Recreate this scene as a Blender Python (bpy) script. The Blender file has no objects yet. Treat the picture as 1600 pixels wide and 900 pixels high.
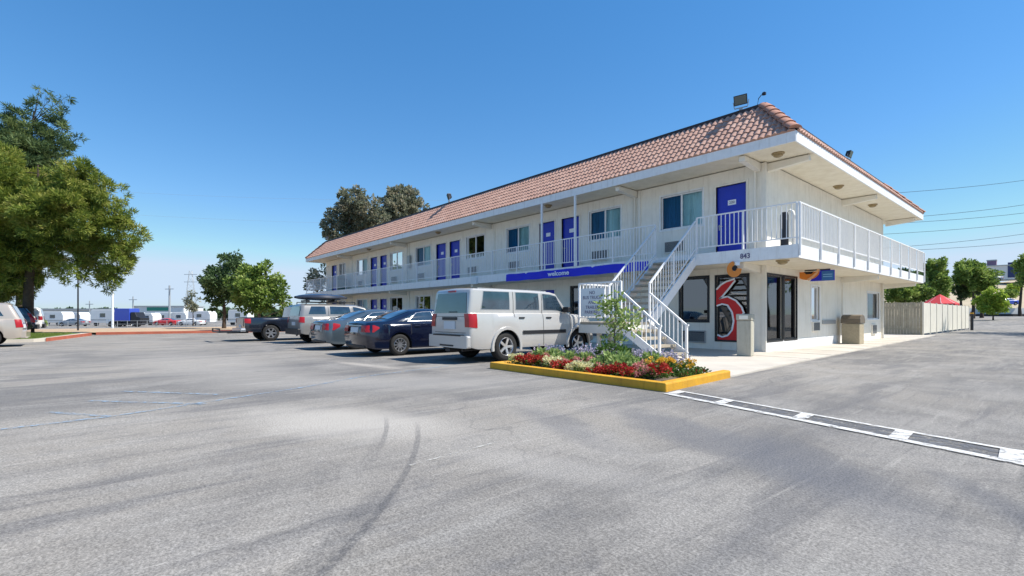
import bpy, bmesh, math, random
import numpy as np
from mathutils import Vector, Matrix
R = math.radians
rnd = random.Random(7)
S = bpy.context.scene
COL = S.collection

# ------------------------------------------------------------------ helpers
class MB:
    """collects geometry of ONE mesh object"""
    def __init__(s, T=None):
        s.v = []; s.f = []; s.m = []; s.T = T; s.mi = 0
    def add(s, vs, fs, mi=None):
        n = len(s.v)
        s.v += [tuple(s.T(*p)) if s.T else tuple(p) for p in vs]
        s.f += [tuple(i + n for i in f) for f in fs]
        s.m += [s.mi if mi is None else mi] * len(fs)
        return s
    def box(s, x0, x1, y0, y1, z0, z1, mi=None):
        vs = [(x, y, z) for z in (z0, z1) for y in (y0, y1) for x in (x0, x1)]
        return s.add(vs, [(0,1,3,2),(4,6,7,5),(0,4,5,1),(2,3,7,6),(0,2,6,4),(1,5,7,3)], mi)
    def bar(s, a, b, w, h=None, mi=None, up=(0,0,1)):
        h = h or w; a = Vector(a); b = Vector(b); d = (b - a).normalized(); up = Vector(up)
        if abs(d.dot(up)) > .98: up = Vector((1,0,0)) if abs(d.x) < .9 else Vector((0,1,0))
        r = d.cross(up).normalized(); u = r.cross(d).normalized()
        vs = []
        for p in (a, b):
            for i, j in ((-1,-1),(1,-1),(1,1),(-1,1)): vs.append(p + r*(i*w/2) + u*(j*h/2))
        return s.add(vs, [(3,2,1,0),(4,5,6,7),(0,1,5,4),(1,2,6,5),(2,3,7,6),(3,0,4,7)], mi)
    def tube(s, pts, rad, n=8, mi=None, cap=True):
        pts = [Vector(p) for p in pts]; k = len(pts)
        rads = rad if isinstance(rad, (list, tuple)) else [rad]*k
        vs = []; fs = []
        for i, p in enumerate(pts):
            d = (pts[min(i+1,k-1)] - pts[max(i-1,0)]).normalized()
            up = Vector((0,0,1)) if abs(d.z) < .95 else Vector((1,0,0))
            r = d.cross(up).normalized(); u = r.cross(d)
            for j in range(n):
                t = 2*math.pi*j/n
                vs.append(p + (r*math.cos(t) + u*math.sin(t))*rads[i])
        for i in range(k-1):
            for j in range(n):
                fs.append((i*n+j, i*n+(j+1)%n, (i+1)*n+(j+1)%n, (i+1)*n+j))
        if cap: fs += [tuple(range(n))[::-1], tuple(range((k-1)*n, k*n))]
        return s.add(vs, fs, mi)
    def lathe(s, prof, c=(0,0,0), axis='z', n=24, mi=None):
        vs = []; fs = []; k = len(prof)
        for j in range(n):
            t = 2*math.pi*j/n; co, si = math.cos(t), math.sin(t)
            for r, h in prof:
                p = (r*co, r*si, h) if axis == 'z' else ((h, r*co, r*si) if axis == 'x' else (r*co, h, r*si))
                vs.append((p[0]+c[0], p[1]+c[1], p[2]+c[2]))
        for j in range(n):
            for i in range(k-1):
                a = j*k+i; b = ((j+1)%n)*k+i
                fs.append((a, b, b+1, a+1))
        return s.add(vs, fs, mi)
    def prism(s, poly, z0, z1, mi=None):
        n = len(poly)
        vs = [(x, y, z0) for x, y in poly] + [(x, y, z1) for x, y in poly]
        fs = [tuple(range(n))[::-1], tuple(range(n, 2*n))] + [(i, (i+1)%n, n+(i+1)%n, n+i) for i in range(n)]
        return s.add(vs, fs, mi)
    def grid(s, P, mi=None):
        a, b = len(P), len(P[0]); vs = [p for row in P for p in row]
        fs = [(i*b+j, i*b+j+1, (i+1)*b+j+1, (i+1)*b+j) for i in range(a-1) for j in range(b-1)]
        return s.add(vs, fs, mi)
    def build(s, name, mats, parent=None, smooth=False, bevel=0, local=False, merge=False, recalc=True, angle=40):
        if not isinstance(mats, (list, tuple)): mats = [mats]
        me = bpy.data.meshes.new(name)
        off = Vector((0,0,0)); root = parent
        if parent is not None:
            while root.parent: root = root.parent
            if not local: off = root.location.copy()
        else:
            V = np.array(s.v); off = Vector(((V[:,0].min()+V[:,0].max())/2, (V[:,1].min()+V[:,1].max())/2, V[:,2].min()))
        me.from_pydata([tuple(Vector(p) - off) for p in s.v], [], s.f)
        for m in mats: me.materials.append(m)
        me.polygons.foreach_set('material_index', s.m)
        bm = bmesh.new(); bm.from_mesh(me)
        if merge: bmesh.ops.remove_doubles(bm, verts=bm.verts, dist=1e-4)
        if recalc: bmesh.ops.recalc_face_normals(bm, faces=bm.faces)
        if smooth:
            for f in bm.faces: f.smooth = True
            for e in bm.edges:
                if len(e.link_faces) == 2 and e.calc_face_angle(0) > R(angle): e.smooth = False
        bm.to_mesh(me); bm.free()
        o = bpy.data.objects.new(name, me); COL.objects.link(o)
        if parent is not None: o.parent = parent
        else: o.location = off
        if bevel:
            b = o.modifiers.new('bevel', 'BEVEL'); b.width = bevel; b.segments = 2; b.limit_method = 'ANGLE'; b.angle_limit = R(35)
        return o

def tag(o, label, cat, group=None):
    o['label'] = label; o['category'] = cat
    if group: o['group'] = group
    return o
def thing(name, loc, label, cat, group=None, rz=0):
    o = bpy.data.objects.new(name, None); COL.objects.link(o); o.location = loc; o.rotation_euler = (0,0,rz)
    o.empty_display_size = .2
    return tag(o, label, cat, group)
def struct(o): o['kind'] = 'structure'; return o
def copy_tree(o, parent=None):
    c = o.copy(); COL.objects.link(c)
    if parent is not None: c.parent = parent
    for ch in [x for x in o.children]: copy_tree(ch, c)
    return c

# ------------------------------------------------------------------ materials
def mat(name, col=(.5,.5,.5), rough=.6, metal=0, spec=.5, coat=0, noise=0, nscale=5, bump=0, bscale=60, col2=None, emit=None, streak=0):
    m = bpy.data.materials.new(name); m.use_nodes = True
    nt = m.node_tree; b = nt.nodes['Principled BSDF']
    b.inputs['Base Color'].default_value = (*col, 1); b.inputs['Roughness'].default_value = rough
    b.inputs['Metallic'].default_value = metal; b.inputs['Specular IOR Level'].default_value = spec
    b.inputs['Coat Weight'].default_value = coat; b.inputs['Coat Roughness'].default_value = .05
    tc = None
    if noise or col2 or bump:
        tc = nt.nodes.new('ShaderNodeTexCoord')
    if noise or col2:
        n = nt.nodes.new('ShaderNodeTexNoise'); n.inputs['Scale'].default_value = nscale; n.inputs['Detail'].default_value = 6
        n.inputs['Roughness'].default_value = .65
        nt.links.new(tc.outputs['Object'], n.inputs['Vector'])
        r = nt.nodes.new('ShaderNodeMapRange'); r.inputs[1].default_value = .3; r.inputs[2].default_value = .7
        nt.links.new(n.outputs['Fac'], r.inputs[0])
        mx = nt.nodes.new('ShaderNodeMix'); mx.data_type = 'RGBA'
        c2 = col2 or tuple(c*(1-noise) for c in col)
        mx.inputs[6].default_value = (*c2, 1); mx.inputs[7].default_value = (*col, 1)
        nt.links.new(r.outputs[0], mx.inputs[0]); last = mx.outputs[2]
        if streak:
            mp = nt.nodes.new('ShaderNodeMapping'); mp.inputs['Scale'].default_value = (7,7,.7); nt.links.new(tc.outputs['Object'], mp.inputs[0])
            n3 = nt.nodes.new('ShaderNodeTexNoise'); n3.inputs['Scale'].default_value = 1; n3.inputs['Detail'].default_value = 5; n3.inputs['Roughness'].default_value = .7
            nt.links.new(mp.outputs[0], n3.inputs['Vector'])
            r3 = nt.nodes.new('ShaderNodeMapRange'); r3.inputs[1].default_value = .52; r3.inputs[2].default_value = .72; r3.inputs[4].default_value = streak; nt.links.new(n3.outputs['Fac'], r3.inputs[0])
            m3 = nt.nodes.new('ShaderNodeMix'); m3.data_type = 'RGBA'; m3.blend_type = 'MULTIPLY'; m3.inputs[7].default_value = (.55,.50,.42,1)
            nt.links.new(r3.outputs[0], m3.inputs[0]); nt.links.new(last, m3.inputs[6]); last = m3.outputs[2]
        nt.links.new(last, b.inputs['Base Color'])
    if bump:
        n2 = nt.nodes.new('ShaderNodeTexNoise'); n2.inputs['Scale'].default_value = bscale; n2.inputs['Detail'].default_value = 4
        nt.links.new(tc.outputs['Object'], n2.inputs['Vector'])
        bp = nt.nodes.new('ShaderNodeBump'); bp.inputs['Strength'].default_value = bump; bp.inputs['Distance'].default_value = .02
        nt.links.new(n2.outputs['Fac'], bp.inputs['Height']); nt.links.new(bp.outputs[0], b.inputs['Normal'])
    if emit: b.inputs['Emission Color'].default_value = (*emit, 1); b.inputs['Emission Strength'].default_value = 1
    return m

def leafmat(name, cols, trans=.35, rough=.6):
    m = bpy.data.materials.new(name); m.use_nodes = True; nt = m.node_tree; nt.nodes.clear()
    out = nt.nodes.new('ShaderNodeOutputMaterial'); g = nt.nodes.new('ShaderNodeNewGeometry')
    tc = nt.nodes.new('ShaderNodeTexCoord'); nz = nt.nodes.new('ShaderNodeTexNoise'); nz.inputs['Scale'].default_value = .9
    nt.links.new(tc.outputs['Object'], nz.inputs['Vector'])
    ad = nt.nodes.new('ShaderNodeMath'); ad.operation = 'MULTIPLY_ADD'; ad.inputs[1].default_value = .55; 
    nt.links.new(g.outputs['Random Per Island'], ad.inputs[0])
    ad2 = nt.nodes.new('ShaderNodeMath'); ad2.operation = 'MULTIPLY_ADD'; ad2.inputs[1].default_value = 1.6; ad2.inputs[2].default_value = -.55
    nt.links.new(nz.outputs['Fac'], ad2.inputs[0]); nt.links.new(ad2.outputs[0], ad.inputs[2])
    cr = nt.nodes.new('ShaderNodeValToRGB'); nt.links.new(ad.outputs[0], cr.inputs[0])
    cr.color_ramp.elements[0].color = (*cols[0], 1); cr.color_ramp.elements[1].color = (*cols[-1], 1)
    for i, c in enumerate(cols[1:-1]):
        e = cr.color_ramp.elements.new((i+1)/(len(cols)-1)); e.color = (*c, 1)
    d = nt.nodes.new('ShaderNodeBsdfPrincipled'); d.inputs['Roughness'].default_value = rough; d.inputs['Specular IOR Level'].default_value = .3
    t = nt.nodes.new('ShaderNodeBsdfTranslucent'); mx = nt.nodes.new('ShaderNodeMixShader'); mx.inputs[0].default_value = trans
    nt.links.new(cr.outputs[0], d.inputs['Base Color']); nt.links.new(cr.outputs[0], t.inputs['Color'])
    nt.links.new(d.outputs[0], mx.inputs[1]); nt.links.new(t.outputs[0], mx.inputs[2]); nt.links.new(mx.outputs[0], out.inputs[0])
    return m

def glassmat(name, tint=(.5,.6,.62), refl=.35):
    """window pane: fresnel reflection over a tinted see-through"""
    m = bpy.data.materials.new(name); m.use_nodes = True; nt = m.node_tree; nt.nodes.clear()
    out = nt.nodes.new('ShaderNodeOutputMaterial')
    tr = nt.nodes.new('ShaderNodeBsdfTransparent'); tr.inputs[0].default_value = (*tint, 1)
    gl = nt.nodes.new('ShaderNodeBsdfGlossy'); gl.inputs['Roughness'].default_value = .02
    fr = nt.nodes.new('ShaderNodeLayerWeight'); fr.inputs[0].default_value = refl
    mx = nt.nodes.new('ShaderNodeMixShader')
    nt.links.new(fr.outputs['Fresnel'], mx.inputs[0]); nt.links.new(tr.outputs[0], mx.inputs[1]); nt.links.new(gl.outputs[0], mx.inputs[2])
    nt.links.new(mx.outputs[0], out.inputs[0])
    return m

M = {}
M['stucco'] = mat('stucco', (.92,.88,.79), .85, col2=(.82,.78,.69), nscale=2.2, streak=.35, bump=.35, bscale=55)
M['stucco_low'] = mat('stucco_low', (.92,.87,.77), .85, col2=(.82,.77,.66), nscale=1.2, streak=.3, bump=.35, bscale=45)
M['soffit'] = mat('soffit', (.88,.82,.68), .9, col2=(.76,.69,.54), nscale=3, bump=.5, bscale=30)
M['white'] = mat('white_paint', (.88,.88,.87), .45, noise=.10, nscale=6, streak=.4)
M['rail'] = mat('rail_paint', (.88,.87,.86), .4, noise=.08, nscale=9)
M['trim'] = mat('trim_paint', (.84,.80,.71), .6, noise=.08, nscale=5)
M['blue'] = mat('door_blue', (.012,.034,.50), .4, noise=.15, nscale=3)
M['bluecloth'] = mat('banner_blue', (.012,.02,.62), .6)
M['whiteink'] = mat('white_ink', (.85,.87,.9), .6)
M['dark'] = mat('dark', (.012,.012,.014), .7)
M['darkm'] = mat('dark_metal', (.03,.03,.035), .4, metal=.3)
M['blacktrim'] = mat('black_trim', (.015,.015,.018), .45)
M['rubber'] = mat('rubber', (.022,.021,.02), .85, noise=.3, nscale=12)
M['chrome'] = mat('alloy', (.62,.63,.65), .28, metal=.85)
M['greymetal'] = mat('grey_metal', (.42,.43,.43), .45, metal=.4)
M['pane'] = glassmat('pane', (.78,.88,.90), .28)
M['screenpane'] = glassmat('screen_pane', (.14,.34,.52), .22)
M['darkpane'] = glassmat('dark_pane', (.30,.36,.36), .62)
M['room'] = mat('room_dark', (.03,.03,.032), .9)
M['curtain'] = mat('curtain', (.66,.86,.87), .9, noise=.12, nscale=4, streak=.75)  # streak bands paint the shading of the folds into the cloth colour
M['curtain2'] = mat('curtain_pale', (.62,.68,.66), .9, noise=.15, nscale=4)
M['concrete'] = mat('concrete', (.60,.545,.46), .9, col2=(.47,.425,.36), nscale=1.1, bump=.25, bscale=80)
M['tread'] = mat('tread_concrete', (.44,.38,.29), .9, noise=.25, nscale=6)
M['yellow'] = mat('kerb_yellow', (.74,.38,.012), .6, col2=(.55,.28,.02), nscale=3.5, streak=.7, bump=.3, bscale=40)
M['redkerb'] = mat('kerb_red', (.50,.13,.07), .7, noise=.3, nscale=2)
M['soil'] = mat('soil', (.16,.115,.075), .95, noise=.45, nscale=9, bump=.8, bscale=35)
M['dirt'] = mat('dirt', (.50,.36,.23), .95, noise=.25, nscale=.5, bump=.5, bscale=8)
M['grass'] = mat('grass', (.14,.20,.04), .95, noise=.45, nscale=6, bump=.8, bscale=40)
M['bark'] = mat('bark', (.085,.06,.042), .95, noise=.5, nscale=6, bump=.8, bscale=14)
M['palebark'] = mat('pale_bark', (.22,.17,.13), .95, noise=.4, nscale=4, bump=.8, bscale=14)
M['red'] = mat('sign_red', (.62,.018,.02), .45)
M['orange'] = mat('sign_orange', (.75,.24,.03), .5)
M['peach'] = mat('sign_peach', (.85,.48,.25), .5)
M['cyan'] = mat('sign_cyan', (.25,.55,.85), .5)
M['signplate'] = mat('sign_plate', (.74,.78,.79), .5, noise=.06, nscale=4)
M['ink'] = mat('sign_ink', (.12,.11,.20), .6)
M['beigebin'] = mat('beige_bin', (.48,.455,.37), .6, noise=.12, nscale=6, streak=.5)
M['brownlid'] = mat('brown_lid', (.17,.135,.095), .5, noise=.2, nscale=5)
M['tanbin'] = mat('tan_bin', (.44,.37,.25), .75, noise=.25, nscale=14)
M['lamp'] = mat('lamp_amber', (.30,.22,.10), .4)
M['taillight'] = mat('tail_light', (.36,.004,.007), .3, coat=.3)
M['amber'] = mat('tail_amber', (.55,.22,.04), .2, coat=1)
M['carglass'] = mat('car_glass', (.028,.055,.080), .04, spec=1.0, coat=1, col2=(.010,.018,.028), nscale=2.5)
M['carglass2'] = mat('car_glass_green', (.06,.13,.12), .04, spec=1.0, coat=1)
M['plate'] = mat('number_plate', (.62,.64,.66), .4)
M['lampglass'] = mat('lamp_glass', (.10,.13,.12), .08, spec=.8)
M['roofcap'] = mat('roof_cap', (.035,.025,.028), .6, noise=.3, nscale=4)
M['paint_white'] = mat('car_white', (.80,.79,.77), .3, coat=.8)
M['paint_silver'] = mat('car_silver', (.52,.505,.48), .32, metal=.25, coat=.8)
M['paint_navy'] = mat('car_navy', (.004,.006,.020), .18, coat=1, spec=.5)
M['paint_teal'] = mat('car_teal', (.10,.135,.16), .25, metal=.5, coat=1)
M['paint_tan'] = mat('car_tan', (.31,.30,.28), .3, metal=.4, coat=.8)
M['paint_black'] = mat('car_black', (.010,.013,.022), .22, coat=1)
M['paint_sand'] = mat('car_sand', (.50,.43,.36), .3, metal=.35, coat=.8)
M['paint_red'] = mat('car_red', (.62,.03,.025), .3, coat=.8)
M['paint_blue'] = mat('truck_blue', (.03,.07,.45), .35, coat=.6)
M['paint_grey'] = mat('car_grey', (.25,.27,.30), .3, metal=.3, coat=.8)
M['rvwhite'] = mat('rv_white', (.72,.73,.72), .5, noise=.08, nscale=1)
M['fencewood'] = mat('fence_wood', (.42,.38,.29), .9, noise=.3, nscale=3)
M['fencepanel'] = mat('fence_panel', (.72,.68,.58), .8, noise=.1, nscale=2, streak=.4)
M['wire'] = mat('wire', (.06,.07,.09), .9, spec=.1)
M['umbred'] = mat('umbrella_red', (.62,.04,.05), .8)
M['purple'] = mat('tower_purple', (.20,.13,.20), .8)
M['slateblue'] = mat('sign_slate', (.02,.035,.13), .5)
M['warehouse'] = mat('warehouse', (.62,.62,.60), .8, noise=.1, nscale=.4)

# asphalt --------------------------------------------------------------------
def asphalt():
    m = bpy.data.materials.new('asphalt'); m.use_nodes = True; nt = m.node_tree; N = nt.nodes; L = nt.links
    b = N['Principled BSDF']; b.inputs['Roughness'].default_value = .9; b.inputs['Specular IOR Level'].default_value = .25
    tc = N.new('ShaderNodeNewGeometry'); P = tc.outputs['Position']
    def noise(sc, det=5, ro=.6, dist=0, stretch=None, rot=0):
        n = N.new('ShaderNodeTexNoise'); n.inputs['Scale'].default_value = sc; n.inputs['Detail'].default_value = det
        n.inputs['Roughness'].default_value = ro; n.inputs['Distortion'].default_value = dist
        if stretch:
            mp = N.new('ShaderNodeMapping'); mp.inputs['Scale'].default_value = stretch; mp.inputs['Rotation'].default_value = (0,0,rot)
            L.new(P, mp.inputs[0]); L.new(mp.outputs[0], n.inputs['Vector'])
        else: L.new(P, n.inputs['Vector'])
        return n.outputs['Fac']
    def mr(x, a, c, d, e):
        r = N.new('ShaderNodeMapRange'); r.interpolation_type = 'SMOOTHSTEP'
        for i, q in enumerate((a, c, d, e)): r.inputs[i+1].default_value = q
        L.new(x, r.inputs[0]); return r.outputs[0]
    def op(o, a, c, d=None):
        n = N.new('ShaderNodeMath'); n.operation = o
        for i, q in enumerate((a, c, d)):
            if q is None: continue
            if isinstance(q, (int, float)): n.inputs[i].default_value = q
            else: L.new(q, n.inputs[i])
        return n.outputs[0]
    def mix(f, a, c, typ='MIX'):
        n = N.new('ShaderNodeMix'); n.data_type = 'RGBA'; n.blend_type = typ
        if isinstance(f, (int, float)): n.inputs[0].default_value = f
        else: L.new(f, n.inputs[0])
        for i, q in ((6, a), (7, c)):
            if isinstance(q, tuple): n.inputs[i].default_value = (*q, 1)
            else: L.new(q, n.inputs[i])
        return n.outputs[2]
    big = noise(.16, 5, .6, .8); med = noise(.7, 6, .65, .4); fine = noise(70, 3, .75); spk = noise(130, 2, .8)
    streak = noise(1.0, 5, .6, .3, (1.6,.28,1), R(-20)); streak2 = noise(1.0, 5, .6, .3, (2.8,.35,1), R(62))
    c = mix(mr(big, .38, .62, 0, 1), (.176,.167,.155), (.286,.262,.228))
    c = mix(mr(med, .42, .66, 0, .5), c, (.34,.32,.29))
    c = mix(mr(noise(2.6, 6, .7, .3), .50, .72, 0, .35), c, (.125,.123,.127))
    c = mix(mr(streak, .50, .66, 0, .55), c, (.118,.116,.119))
    c = mix(mr(streak2, .55, .72, 0, .40), c, (.32,.305,.28))
    s3 = noise(1.0, 6, .7, .5, (7.0,.55,1), R(-20)); s4 = noise(1.0, 6, .7, .5, (9.0,.6,1), R(48)); s5 = noise(1.0, 6, .7, 1.2, (4.0,.4,1), R(5))
    c = mix(mr(s3, .52, .70, 0, .42), c, (.115,.11,.108)); c = mix(mr(s4, .54, .72, 0, .40), c, (.37,.35,.315)); c = mix(mr(s5, .55, .72, 0, .45), c, (.40,.37,.33))
    c = mix(mr(noise(1.15, 3, .5), .70, .76, 0, .5), c, (.085,.082,.082))
    grit = noise(26, 4, .8); c = mix(1.0, c, mix(mr(grit, .3, .7, 0, 1), (.80,.80,.80), (1.17,1.17,1.17)), 'MULTIPLY')
    # dusty pale zone in the middle left of the lot
    sx = N.new('ShaderNodeSeparateXYZ'); L.new(P, sx.inputs[0]); X = sx.outputs[0]; Y = sx.outputs[1]
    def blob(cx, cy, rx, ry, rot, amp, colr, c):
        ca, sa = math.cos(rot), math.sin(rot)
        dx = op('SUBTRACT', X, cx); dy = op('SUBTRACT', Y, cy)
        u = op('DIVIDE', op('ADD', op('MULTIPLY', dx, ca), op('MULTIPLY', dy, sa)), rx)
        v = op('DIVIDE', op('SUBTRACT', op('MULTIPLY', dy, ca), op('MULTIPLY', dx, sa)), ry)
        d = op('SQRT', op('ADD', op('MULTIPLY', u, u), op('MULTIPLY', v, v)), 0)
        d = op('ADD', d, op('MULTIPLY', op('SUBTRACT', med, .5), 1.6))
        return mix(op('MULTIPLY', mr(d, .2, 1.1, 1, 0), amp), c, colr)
    c = blob(.9, -13.25, 1.9, .8, .45, .8, (.43,.40,.355), c)
    c = blob(3.4, -12.7, 1.3, .35, .35, .45, (.36,.34,.31), c)
    c = blob(-4.5, -10.6, 1.6, .25, .2, .7, (.42,.38,.33), c)
    c = blob(5.6, -12.9, .9, .35, .5, .5, (.34,.325,.295), c)
    c = blob(-1.5, -11.5, 3.4, 1.2, .9, .5, (.36,.34,.31), c)
    c = blob(-7, -13.3, 6, 1.6, .1, .45, (.37,.345,.31), c)
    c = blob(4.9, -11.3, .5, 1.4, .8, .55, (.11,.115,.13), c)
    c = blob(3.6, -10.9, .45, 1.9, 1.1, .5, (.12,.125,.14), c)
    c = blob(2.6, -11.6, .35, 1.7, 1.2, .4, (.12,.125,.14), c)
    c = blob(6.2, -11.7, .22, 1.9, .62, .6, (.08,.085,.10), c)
    c = blob(6.5, -4.0, 3.2, 6.0, 0, .30, (.13,.126,.122), c)
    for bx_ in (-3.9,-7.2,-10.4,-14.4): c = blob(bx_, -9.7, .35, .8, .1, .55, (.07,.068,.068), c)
    # tyre marks: arcs of circles
    def arc(cx, cy, r, w, amp, a0, a1, c, col=(.055,.057,.065), e0=.12):
        dx = op('SUBTRACT', X, cx); dy = op('SUBTRACT', Y, cy)
        d = op('SQRT', op('ADD', op('MULTIPLY', dx, dx), op('MULTIPLY', dy, dy)), 0)
        e = op('ABSOLUTE', op('SUBTRACT', d, r), 0)
        band = mr(e, w*.45, w, 1, 0)
        ang = op('ARCTAN2', dy, dx)
        win = op('MULTIPLY', mr(ang, a0, a0+e0, 0, 1), mr(ang, a1-e0, a1, 1, 0))
        f = op('MULTIPLY', op('MULTIPLY', band, win), op('MULTIPLY', mr(noise(14, 5, .8), .32, .55, .35, 1), amp))
        return mix(f, c, col)
    for A in ARCS: c = arc(*A[:7], c)
    f2 = mix(mr(fine, .3, .7, 0, 1), (.60,.60,.60), (1.33,1.33,1.33)); c = mix(1.0, c, f2, 'MULTIPLY')
    c = mix(mr(spk, .62, .74, 0, .55), c, (.50,.48,.44))
    # cracks
    vo = N.new('ShaderNodeTexVoronoi'); vo.feature = 'DISTANCE_TO_EDGE'; vo.inputs['Scale'].default_value = .22
    ds = N.new('ShaderNodeVectorMath'); ds.operation = 'ADD'; nn = N.new('ShaderNodeTexNoise'); nn.inputs['Scale'].default_value = 1.3
    L.new(P, nn.inputs['Vector']); L.new(P, ds.inputs[0]); L.new(nn.outputs['Color'], ds.inputs[1]); L.new(ds.outputs[0], vo.inputs['Vector'])
    c = mix(op('MULTIPLY', mr(vo.outputs['Distance'], 0, .005, 1, 0), mr(big, .45, .6, 0, .35)), c, (.06,.06,.065))
    L.new(c, b.inputs['Base Color'])
    bp = N.new('ShaderNodeBump'); bp.inputs['Strength'].default_value = .35; bp.inputs['Distance'].default_value = .008
    L.new(fine, bp.inputs['Height']); L.new(bp.outputs[0], b.inputs['Normal'])
    return m
def circ3(a, b, c):
    ax, ay = a; bx, by = b; cx, cy = c
    d = 2*(ax*(by-cy)+bx*(cy-ay)+cx*(ay-by))
    ux = ((ax*ax+ay*ay)*(by-cy)+(bx*bx+by*by)*(cy-ay)+(cx*cx+cy*cy)*(ay-by))/d
    uy = ((ax*ax+ay*ay)*(cx-bx)+(bx*bx+by*by)*(ax-cx)+(cx*cx+cy*cy)*(bx-ax))/d
    return ux, uy, math.hypot(ax-ux, ay-uy)
cx_, cy_, r_ = circ3((.83,-12.40), (2.2,-13.08), (3.92,-14.55))
def ang_(x, y): return math.atan2(y-cy_, x-cx_)
A0, A1, A2, A3 = ang_(.4,-12.25), ang_(3.3,-13.85), ang_(2.9,-13.5), ang_(4.6,-15.6)
def srt(a, b): return (min(a,b), max(a,b))
ARCS = [(cx_, cy_, r_, .034, .42, *srt(A0-.12, A3)), (cx_-.02, cy_, r_-.30, .032, .42, *srt(ang_(.9,-12.4), ang_(2.6,-13.3))), (cx_, cy_, r_-.06, .14, .34, *srt(A2, A3)),
        (cx_, cy_, r_-.34, .08, .18, *srt(ang_(1.6,-12.7), ang_(3.1,-13.7))), (cx_+.5, cy_-.9, r_+1.5, .05, .16, *srt(A0-.3, A3+.2))]
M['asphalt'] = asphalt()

def wornpaint(name, col, wear=.5):
    m = bpy.data.materials.new(name); m.use_nodes = True; nt = m.node_tree; N = nt.nodes; L = nt.links
    b = N['Principled BSDF']; b.inputs['Roughness'].default_value = .8; b.inputs['Base Color'].default_value = (*col, 1)
    g = N.new('ShaderNodeNewGeometry'); n = N.new('ShaderNodeTexNoise'); n.inputs['Scale'].default_value = 9; n.inputs['Detail'].default_value = 8; n.inputs['Roughness'].default_value = .75
    L.new(g.outputs['Position'], n.inputs['Vector'])
    r = N.new('ShaderNodeMapRange'); r.inputs[1].default_value = wear-.06; r.inputs[2].default_value = wear+.10; L.new(n.outputs['Fac'], r.inputs[0])
    n2 = N.new('ShaderNodeTexNoise'); n2.inputs['Scale'].default_value = 40; L.new(g.outputs['Position'], n2.inputs['Vector'])
    r2 = N.new('ShaderNodeMapRange'); r2.inputs[1].default_value=.3; r2.inputs[2].default_value=.7; r2.inputs[3].default_value=.8; r2.inputs[4].default_value=1
    L.new(n2.outputs['Fac'], r2.inputs[0])
    mm = N.new('ShaderNodeMath'); mm.operation='MULTIPLY'; L.new(r.outputs[0], mm.inputs[0]); L.new(r2.outputs[0], mm.inputs[1])
    L.new(mm.outputs[0], b.inputs['Alpha'])
    return m
M['linewhite'] = wornpaint('line_white', (.66,.65,.62), .40)
M['linefaded'] = wornpaint('line_faded', (.55,.53,.48), .52)
M['lineblue'] = wornpaint('line_blue', (.26,.36,.46), .50)
M['seal'] = wornpaint('seal_dark', (.12,.124,.135), .47)

# roof tile with random tone per tile
def tilemat():
    m = bpy.data.materials.new('roof_tile'); m.use_nodes = True; nt = m.node_tree; N = nt.nodes; L = nt.links
    b = N['Principled BSDF']; b.inputs['Roughness'].default_value = .85
    a = N.new('ShaderNodeAttribute'); a.attribute_name = 'tone'; a.attribute_type = 'GEOMETRY'
    cr = N.new('ShaderNodeValToRGB'); cr.color_ramp.elements[0].color = (.44,.24,.175,1); cr.color_ramp.elements[1].color = (.64,.43,.34,1)
    e = cr.color_ramp.elements.new(.6); e.color = (.55,.33,.25,1)
    L.new(a.outputs['Fac'], cr.inputs[0])
    n = N.new('ShaderNodeTexNoise'); n.inputs['Scale'].default_value = 14; n.inputs['Detail'].default_value = 5
    tc = N.new('ShaderNodeTexCoord'); L.new(tc.outputs['Object'], n.inputs['Vector'])
    mx = N.new('ShaderNodeMix'); mx.data_type='RGBA'; mx.blend_type='MULTIPLY'; mx.inputs[0].default_value=.5
    cr2 = N.new('ShaderNodeValToRGB'); cr2.color_ramp.elements[0].position=.3; cr2.color_ramp.elements[1].position=.7
    cr2.color_ramp.elements[0].color=(.6,.6,.6,1); L.new(n.outputs['Fac'], cr2.inputs[0])
    L.new(cr.outputs[0], mx.inputs[6]); L.new(cr2.outputs[0], mx.inputs[7]); L.new(mx.outputs[2], b.inputs['Base Color'])
    return m
M['tile'] = tilemat()
M['ridge'] = mat('ridge_tile', (.50,.24,.16), .85, noise=.3, nscale=5)

# text as a thin mesh ----------------------------------------------------------
def text(s, size, T, m, parent, name='lettering', depth=.004, local=False, bold=0, spacing=1.0):
    cu = bpy.data.curves.new('t', 'FONT'); cu.body = s; cu.size = size; cu.align_x = 'CENTER'; cu.extrude = depth; cu.offset = bold
    cu.space_line = spacing; cu.resolution_u = 3
    o = bpy.data.objects.new('t', cu); COL.objects.link(o)
    dg = bpy.context.evaluated_depsgraph_get(); me = bpy.data.meshes.new_from_object(o.evaluated_get(dg))
    vs = [T(v.co.x, v.co.y, v.co.z) for v in me.vertices]; fs = [tuple(p.vertices) for p in me.polygons]
    bpy.data.objects.remove(o); bpy.data.curves.remove(cu); bpy.data.meshes.remove(me)
    return MB().add(vs, fs).build(name, m, parent, local=local)

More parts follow.
